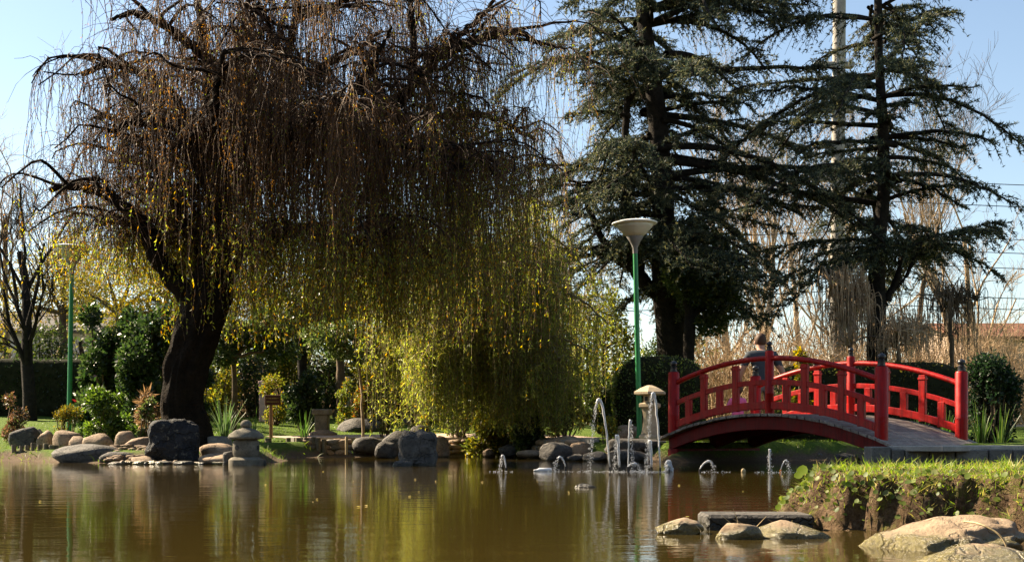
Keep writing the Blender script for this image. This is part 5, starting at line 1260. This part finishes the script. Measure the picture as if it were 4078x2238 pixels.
x = rng.uniform(.9, 5.0, 200000); y = rng.uniform(4.0, 7.4, 200000); d = pond_sd(x, y); z = interp_bank(x, y)
k = (z > .13+.05*rng.normal(size=len(z))) & (d > .0) & (x/y < .47); x, y, z = x[k], y[k], z[k]
tall = rng.uniform(size=len(x)) < .05
n1 = np.array([mnoise.noise(Vector((a*2.2, b*2.2, 0))) for a, b in zip(x, y)])
h = rng.uniform(.012, .033, len(x))*(1+.6*n1) + tall*rng.uniform(.02, .06, len(x))
blades('grass', 'short sunlit grass on top of the near bank', np.stack([x,y,z-.004],-1), h, rng.uniform(.0022,.0042,len(x)), GR, (3,3,3,2,1), .55)
# grass hanging over the lip and growing from the foot
x = rng.uniform(1.0, 3.4, 30000); y = rng.uniform(4.2, 6.2, 30000); d = pond_sd(x, y); z = interp_bank(x, y)
n2 = np.array([mnoise.noise(Vector((a*3.1+9, b*3.1, 2))) for a, b in zip(x, y)])
k = (d > -.02) & (z < .20) & (z > .0) & (n2 > .02) & (rng.uniform(size=len(x)) < .55); x, y, z = x[k], y[k], z[k]
blades('bank_grass', 'thin grass tufts and dry stalks on the face of the near bank', np.stack([x,y,z],-1), rng.uniform(.02,.07,len(x)), rng.uniform(.002,.0036,len(x)), GR, (2,2,2,3,3), .9)
# round pennywort leaves on the bank face: each leaf a disc on a stalk
pw_ = thing('pennywort_patch', 'patch of round pale green pennywort leaves on the face of the near bank', 'plant', (1.5, 5.1, .05))
def disc(c, nrm, r, col, parent, name='leaf'):
    nrm = unit(np.array(nrm)); a = unit(np.cross(nrm, (.3,.2,1.))); b = np.cross(nrm, a); n = 9
    V = [c-nrm*r*.12] + [c + (a*math.cos(q)+b*math.sin(q))*r*(1+.06*math.sin(3*q)) for q in np.arange(n)*2*math.pi/n]
    V += [np.array(c)*.6+np.array([c[0],c[1]+.03,c[2]-.03])*.4]
    F_ = np.array([(0, 1+i, 1+(i+1) % n) for i in range(n)])
    npmesh(name, np.array(V[:-1]), F_, M_leaf, parent, np.repeat(np.array(col)[None], n+1, 0), True)
cnt = 0
while cnt < 270:
    a = rng.uniform(); x = 1.12+rng.beta(1.2,1.9)*1.5; y = rng.uniform(4.85, 5.75)
    d = pond_sd(np.array([[x]]), np.array([[y]]))[0,0]
    if not (-.01 < d < .16): continue
    z = float(interp_bank(np.array([x]), np.array([y]))[0])
    if z < .02: continue
    disc(np.array([x-.01, y-.02, z+rng.uniform(.008,.03)]), (rng.normal()*.5-.4, -.7+rng.normal()*.3, .8+rng.normal()*.3), rng.uniform(.006,.0145), pick_cols(1, [(.14,.19,.035),(.19,.24,.055),(.27,.30,.12),(.10,.15,.03)], [3,3,1.2,3])[0], pw_)
    cnt += 1
for px, py, D, r in ((3195,1872,5.55,.026),(3180,1890,5.5,.02),(3100,2018,5.2,.014),(3118,1998,5.2,.012)):
    disc(at(px, py, D), (-.4,-.8,.5), r, (.20,.28,.03), pw_)
# reeds standing in the shallow water by the slab
rd = thing('water_grass', 'few thin grass stalks standing in the shallows by the sunken slab', 'plant', (.8, 4.9, 0))
for px, py, D in ((2790,2120,4.9),(2935,2020,5.0),(2985,2100,4.8),(3040,2090,4.85),(3090,2110,4.9),(3110,2060,5.0),(3150,2080,4.8),(2920,2060,5.0)):
    p = at(px, py, D); p[2] = -.02; hh = rng.uniform(.06,.13)
    o = MB().tube([p, p+np.array([rng.normal()*.01,0,hh*.6]), p+np.array([rng.normal()*.03,0,hh])], [.0022,.002,.0006], 4).build('stalk', M_stalk if 'M_stalk' in globals() else M_stake, rd)
# dry reed bent over the large boulder
p = [at(3838,2075,4.2), at(3900,2085,4.12), at(3970,2120,4.08), at(4005,2165,4.06), at(4008,2205,4.05)]
o = MB().tube(smooth_path(p, 16), .0035, 5).build('dry_reed', M_stake, None, org=p[-1]); tag(o, 'single dry straw coloured reed bent over the large tan boulder', 'reed')
# lawn on the far side
def lawn(label, n, x0, x1, y0, y1, hmin, hmax, cond):
    x = rng.uniform(x0, x1, n); y = rng.uniform(y0, y1, n); X = x[:, None]; Y = y[:, None]
    d = pond_sd(X, Y)[:, 0]; z = far_height(X, Y)[:, 0] + .03*np.sin(x*1.9+1.3*np.sin(y*1.1))*sm(y, 20, 26); k = cond(x, y, d); x, y, z = x[k], y[k], z[k]
    return blades('lawn_grass', label, np.stack([x,y,z-.01],-1), rng.uniform(hmin,hmax,len(x)), rng.uniform(.006,.012,len(x)), [(.07,.12,.02),(.10,.155,.025),(.15,.18,.04)], (3,3,1.5), .6)
lawn('sunlit lawn grass on the left shore', 20000, -11, -.5, 19, 31, .03, .08, lambda x,y,d: (d > .9))
lawn('bright grass on the bank behind the bridge', 15000, .8, 8.0, 19.2, 26, .03, .09, lambda x,y,d: (d > .12))
lawn('weeds along the water edge', 9000, -9.5, 2.4, 18, 25.5, .05, .16, lambda x,y,d: (d > .0) & (d < .35))

# ================================================================== FOUNTAIN
def jet(noz, peak, fall, D, label, r=.011, kind='arc', mat_n=None, tilt=None):
    n0 = at(noz[0], noz[1], D); n0[2] = 0
    a = at(noz[0], noz[1]-14, D); pk = at(peak[0], peak[1], D-.02); e = at(fall[0], fall[1], D-.04); e[2] = 0
    t = thing('fountain_jet', label, 'fountain', n0, 'fountain jets')
    MB().tube([n0+np.array([0,0,-.15]), a], .011, 8).build('nozzle', mat_n or M_dark, t, auto=.6)
    hz = max(pk[2]-a[2], .02)
    up = [np.array([a[0]+(pk[0]-a[0])*u, D, a[2]+hz*(1-(1-u)**2)]) for u in np.linspace(0, 1, 16)]
    dn = [np.array([pk[0]+(e[0]-pk[0])*u, D-.03*u, pk[2]*(1-u**2)]) for u in np.linspace(0, 1, 16)]
    up = np.array(up); up[2:] += rng.normal(size=(14,3))*.002
    R = r*(np.linspace(.7, 1.4, 16)*(1+.05*rng.normal(size=16)))
    pts = np.vstack([up, np.array(dn)[1:6]]); R = np.concatenate([R, r*np.linspace(1.4,.5,5)])
    MB().tube(pts, np.abs(R), 7).build('stream', M_foam if kind == 'column' else M_jet, t, smooth=True)
    # falling drops
    gm = []
    nd = int(50+hz*520)
    for q in range(nd):
        u = rng.uniform(.05, 1)**.8; p = np.array([pk[0]+(e[0]-pk[0])*u, D, pk[2]*(1-u**2)]) + rng.normal(size=3)*np.array([.012,.012,.01])*(.4+u)
        V, Fa = DROP; rr = rng.uniform(.0014,.0036); gm.append((V*np.array([rr,rr,rr*rng.uniform(1.2,3.)])+p, Fa))
    V, Fa = join_geo(gm); tag(npmesh('drops', V, Fa, M_jet, t, None, True), kind='stuff')
    splash(e, .10+.14*hz, int(24+50*hz), t)
def splash(p, R, n, t):
    gm = []
    for q in range(n):
        a = rng.uniform(0, 6.28); q_ = R*rng.uniform(0,1)**.7; V, Fa = DROP; rr = rng.uniform(.0014,.0042)
        gm.append((V*np.array([rr*1.6,rr*1.6,rr])+np.array([p[0]+math.cos(a)*q_*1.6, p[1]+math.sin(a)*q_, abs(rng.normal())*.014*(1.2-q_/R)]), Fa))
    V, Fa = join_geo(gm); tag(npmesh('splash', V, Fa, M_foam, t, None, True), kind='stuff')
_bm = bmesh.new(); bmesh.ops.create_icosphere(_bm, subdivisions=1, radius=1.0)
DROP = (np.array([v.co[:] for v in _bm.verts]), np.array([[q.index for q in f.verts] for f in _bm.faces])); _bm.free()
DF = 13.8
jet((2428,1873),(2385,1590),(2351,1867), DF, 'tall arching water jet, the leftmost of the two highest', .012)
jet((2466,1873),(2458,1735),(2448,1868), DF, 'thick white water column right of the tall left arch', .017, 'column')
jet((2501,1879),(2510,1672),(2521,1873), DF-.1, 'middle height narrow jet behind the lamp reflection', .008)
jet((2595,1873),(2588,1758),(2577,1870), DF, 'thick white water column left of the tall right arch', .016, 'column')
jet((2629,1876),(2602,1565),(2578,1870), DF-.05, 'highest arching water jet close to the left bridge post', .012)
jet((2787,1881),(2824,1836),(2849,1870), DF-.1, 'small fan shaped jet curving right under the bridge', .010)
jet((3066,1884),(3066,1790),(3067,1884), DF-.2, 'straight upright jet in front of the grassy bank', .010)
jet((3109,1884),(3132,1833),(3148,1881), DF-.2, 'tiny arching jet with orange nozzle near the near bank', .006, 'arc', M_orange)
jet((2015,1876),(2001,1814),(1993,1879), DF, 'small arching jet, the leftmost of all', .010)
jet((2252,1870),(2230,1819),(2208,1867), DF+.1, 'small arching jet bending left, second from the left', .009)
jet((2500,1872),(2530,1846),(2555,1868), DF-.3, 'very low broad arch of water among the tall jets', .012)
p = at(2662, 1876, DF); p[2] = 0
bb = thing('bubbling_jet', 'white bubbling dome of water right of the tall jets', 'fountain', p)
gm = []
for q in range(420):
    u = rng.uniform(); a = rng.uniform(0,6.28); R_ = .062*math.sqrt(1-u*.93)*rng.uniform(.2,1); V, Fa = DROP; rr = rng.uniform(.004,.010)
    gm.append((V*rr+p+np.array([math.cos(a)*R_, math.sin(a)*R_, .125*u]), Fa))
V, Fa = join_geo(gm); tag(npmesh('froth', V, Fa, M_foam, bb, None, True), kind='stuff')
MB().tube([p+np.array([0,-.06,-.1]), p+np.array([0,-.06,.03])], .008, 6).build('nozzle', M_dark, bb)
# feed pipe just under the surface, floating bottle, ball and drifting bits
p0 = at(2125, 1876, 13.9); 
fl = MB().lathe((p0[0], 13.9, .012), [(.006,0),(.012,.01),(.012,.03),(.030,.06),(.032,.19),(.028,.20)], 12, (1,.1,-.02)).build('floating_bottle', M_foam, None, smooth=True, org=(p0[0],13.9,0)); tag(fl, 'white plastic bottle floating left of the fountain', 'bottle')
p0 = at(2960, 1880, 13.6); V, Fa = rock_geo((.026,.026,.026), 2.2, 2.0, .04, 2)
tag(npmesh('floating_ball', V+np.array([p0[0],13.6,.014]), Fa, M_stake, None, None, True, (p0[0],13.6,0)), 'small yellowish ball floating under the bridge', 'ball')
fl = thing('floating_leaves', 'scattered tiny leaves drifting on the open pond', 'leaves', (0, 9, 0)); fl['kind'] = 'stuff'
N = 46; x = rng.uniform(-5, 3, N); y = rng.uniform(4.5, 17, N); k = pond_sd(x, y) < -.3; x, y = x[k], y[k]; N = len(x)
leaves('leaves', np.stack([x, y, np.full(N, .004)], -1), np.stack([rng.normal(size=N), rng.normal(size=N), 0*x+.03], -1), rng.uniform(.012,.035,N), rng.uniform(.008,.015,N), pick_cols(N, [(.45,.36,.18),(.3,.25,.1)], [1,1]), M_leaf, fl, np.tile(np.array([[0,0,1.]]), (N,1)))

# ================================================================== GARDEN WALL AND FILL PLANTING BEHIND
gw = thing('garden_wall', 'long tan garden wall far behind the bare trees', 'wall', (0, 41.5, .6))
for i, x in enumerate(np.arange(-34, 13, 3.0)):
    MB().box((x+1.5, 41.5, 1.55), (2.97, .22, 1.95)).build('panel', M_tanwall, gw, bevel=.015)
    MB().box((x, 41.48, 1.65), (.32, .34, 2.15)).build('pier', M_conc, gw, bevel=.015)
DK = [(.022,.038,.012),(.035,.055,.016),(.06,.085,.022),(.11,.13,.04)]
YG = [(.10,.12,.025),(.17,.17,.035),(.24,.18,.035),(.06,.08,.02)]
fill = [(700,1330,1600,28.5,300,DK,'dark leafy shrub behind the right side of the willow trunk'),(860,1380,1610,29.5,260,YG,'yellowish shrub behind the strap leaf clump'),
        (1010,1400,1600,30.5,240,DK,'dark shrub behind the pink pillar'),(1150,1330,1590,31.5,300,YG,'tall yellow green shrub behind the iron fence and board'),
        (1290,1370,1600,31.0,260,DK,'dark tall shrub behind the stone pedestal'),(1480,1330,1580,31.6,320,YG,'tall yellowish shrub above the trimmed hedge'),
        (1640,1300,1580,31.4,320,DK,'dark tall shrub above the middle of the trimmed hedge'),(1800,1280,1600,30.8,320,YG,'tall yellowish shrub behind the olive willow'),
        (2010,1300,1620,30.0,340,DK,'dark shrub filling the space behind the olive willow'),(2230,1330,1640,29.5,320,YG,'yellowish shrub behind the right side of the olive willow'),
        (2400,1480,1700,26.5,200,DK,'dark shrub left of the clipped hedge'),(160,1280,1560,33.5,300,DK,'dark shrub above the left hedge'),(-60,1250,1560,33.5,300,YG,'yellowish shrub at the far left above the hedge'),
        (2600,1330,1560,30.5,260,DK,'dark shrub around the cedar trunk foot'),(2120,1640,1752,24.0,170,DK,'low shrub under the olive willow near the wall'),(1950,1640,1752,24.6,190,YG,'low yellowish shrub behind the kerb under the olive willow')]
LF = [(.12,.10,.025),(.19,.15,.03),(.27,.18,.035),(.08,.09,.022)]
small_tree(250, 35, 1580, 1250, 'leafy yellowish tree behind the left lamp', [(180,1130,150,130,0),(330,1180,140,120,.4),(80,1220,130,110,.3),(260,1020,120,90,.2)], 9000, .085, .035, LF, (3,3,1.5,2.5), .13, M_leaf)
small_tree(660, 32, 1580, 1250, 'olive leafed tree behind the willow fork', [(600,1180,140,120,0),(740,1150,140,120,.4),(520,1260,120,100,.2),(820,1240,120,100,.1),(680,1040,120,100,.3)], 10000, .085, .035, LF, (3,3,1.5,2.5), .12, M_leaf)
small_tree(900, 36, 1580, 1180, 'golden leafed tree behind the middle of the willow', [(840,1000,150,120,0),(990,1180,150,110,.4),(900,1240,130,90,.2),(1120,1210,140,90,.3)], 10000, .09, .036, LF, (3,3,2,2), .13, M_leaf)
small_tree(1330, 36, 1580, 1180, 'golden leafed tree behind the right half of the willow curtain', [(1280,1130,150,120,0),(1420,1100,150,120,.4),(1350,1240,140,90,.2),(1520,1220,140,90,.3),(1380,1000,130,90,.2)], 11000, .09, .036, LF, (3,3,2,2), .13, M_leaf)
small_tree(2060, 35, 1580, 1180, 'pale golden tree behind the right fringe of the willow', [(2000,1100,140,120,0),(2140,1160,130,110,.4),(2260,1260,130,100,.2),(2080,1280,130,100,.3)], 9000, .09, .036, LF, (3,3,2,2), .13, M_leaf)
for px, y0, y1, D, w, pal, lab in fill:
    bush(px, y0, y1, D, w, lab, 3000, .10, .05, pal, (3,3,2,1), M_gloss if pal is DK else M_leaf, lobes=9)


# far tree line that closes the view under the willow
N = 15000; u = rng.uniform(0, 1, (N, 3)); x = -26 + 33*u[:, 0]
top = 3.2 + 1.3*np.sin(x*.9) + .8*np.sin(x*2.3+1)
c = np.stack([x, 38.6+2.4*u[:, 1], .7+top*u[:, 2]], -1)
dt = thing('distant_trees', 'distant line of dark evergreen trees closing the view under the willow', 'trees', (-10, 39.8, .7)); dt['kind'] = 'stuff'
leaves('crowns', c, rng.normal(size=(N, 3)), rng.uniform(.14,.30,N), rng.uniform(.08,.16,N), pick_cols(N, [(.03,.045,.014),(.055,.07,.02),(.10,.10,.028),(.16,.14,.035)], [3,3,2,1]), M_leaf, dt)
tk = MB()
for x in np.arange(-25, 7, 2.3): tk.tube([(x, 39.8, .5), (x+rnd.uniform(-.2,.2), 39.8, 2.2), (x+rnd.uniform(-.4,.4), 39.8, 3.4)], [.14,.11,.05], 6)
tag(tk.build('trunks', M_cbark, dt), kind='stuff')
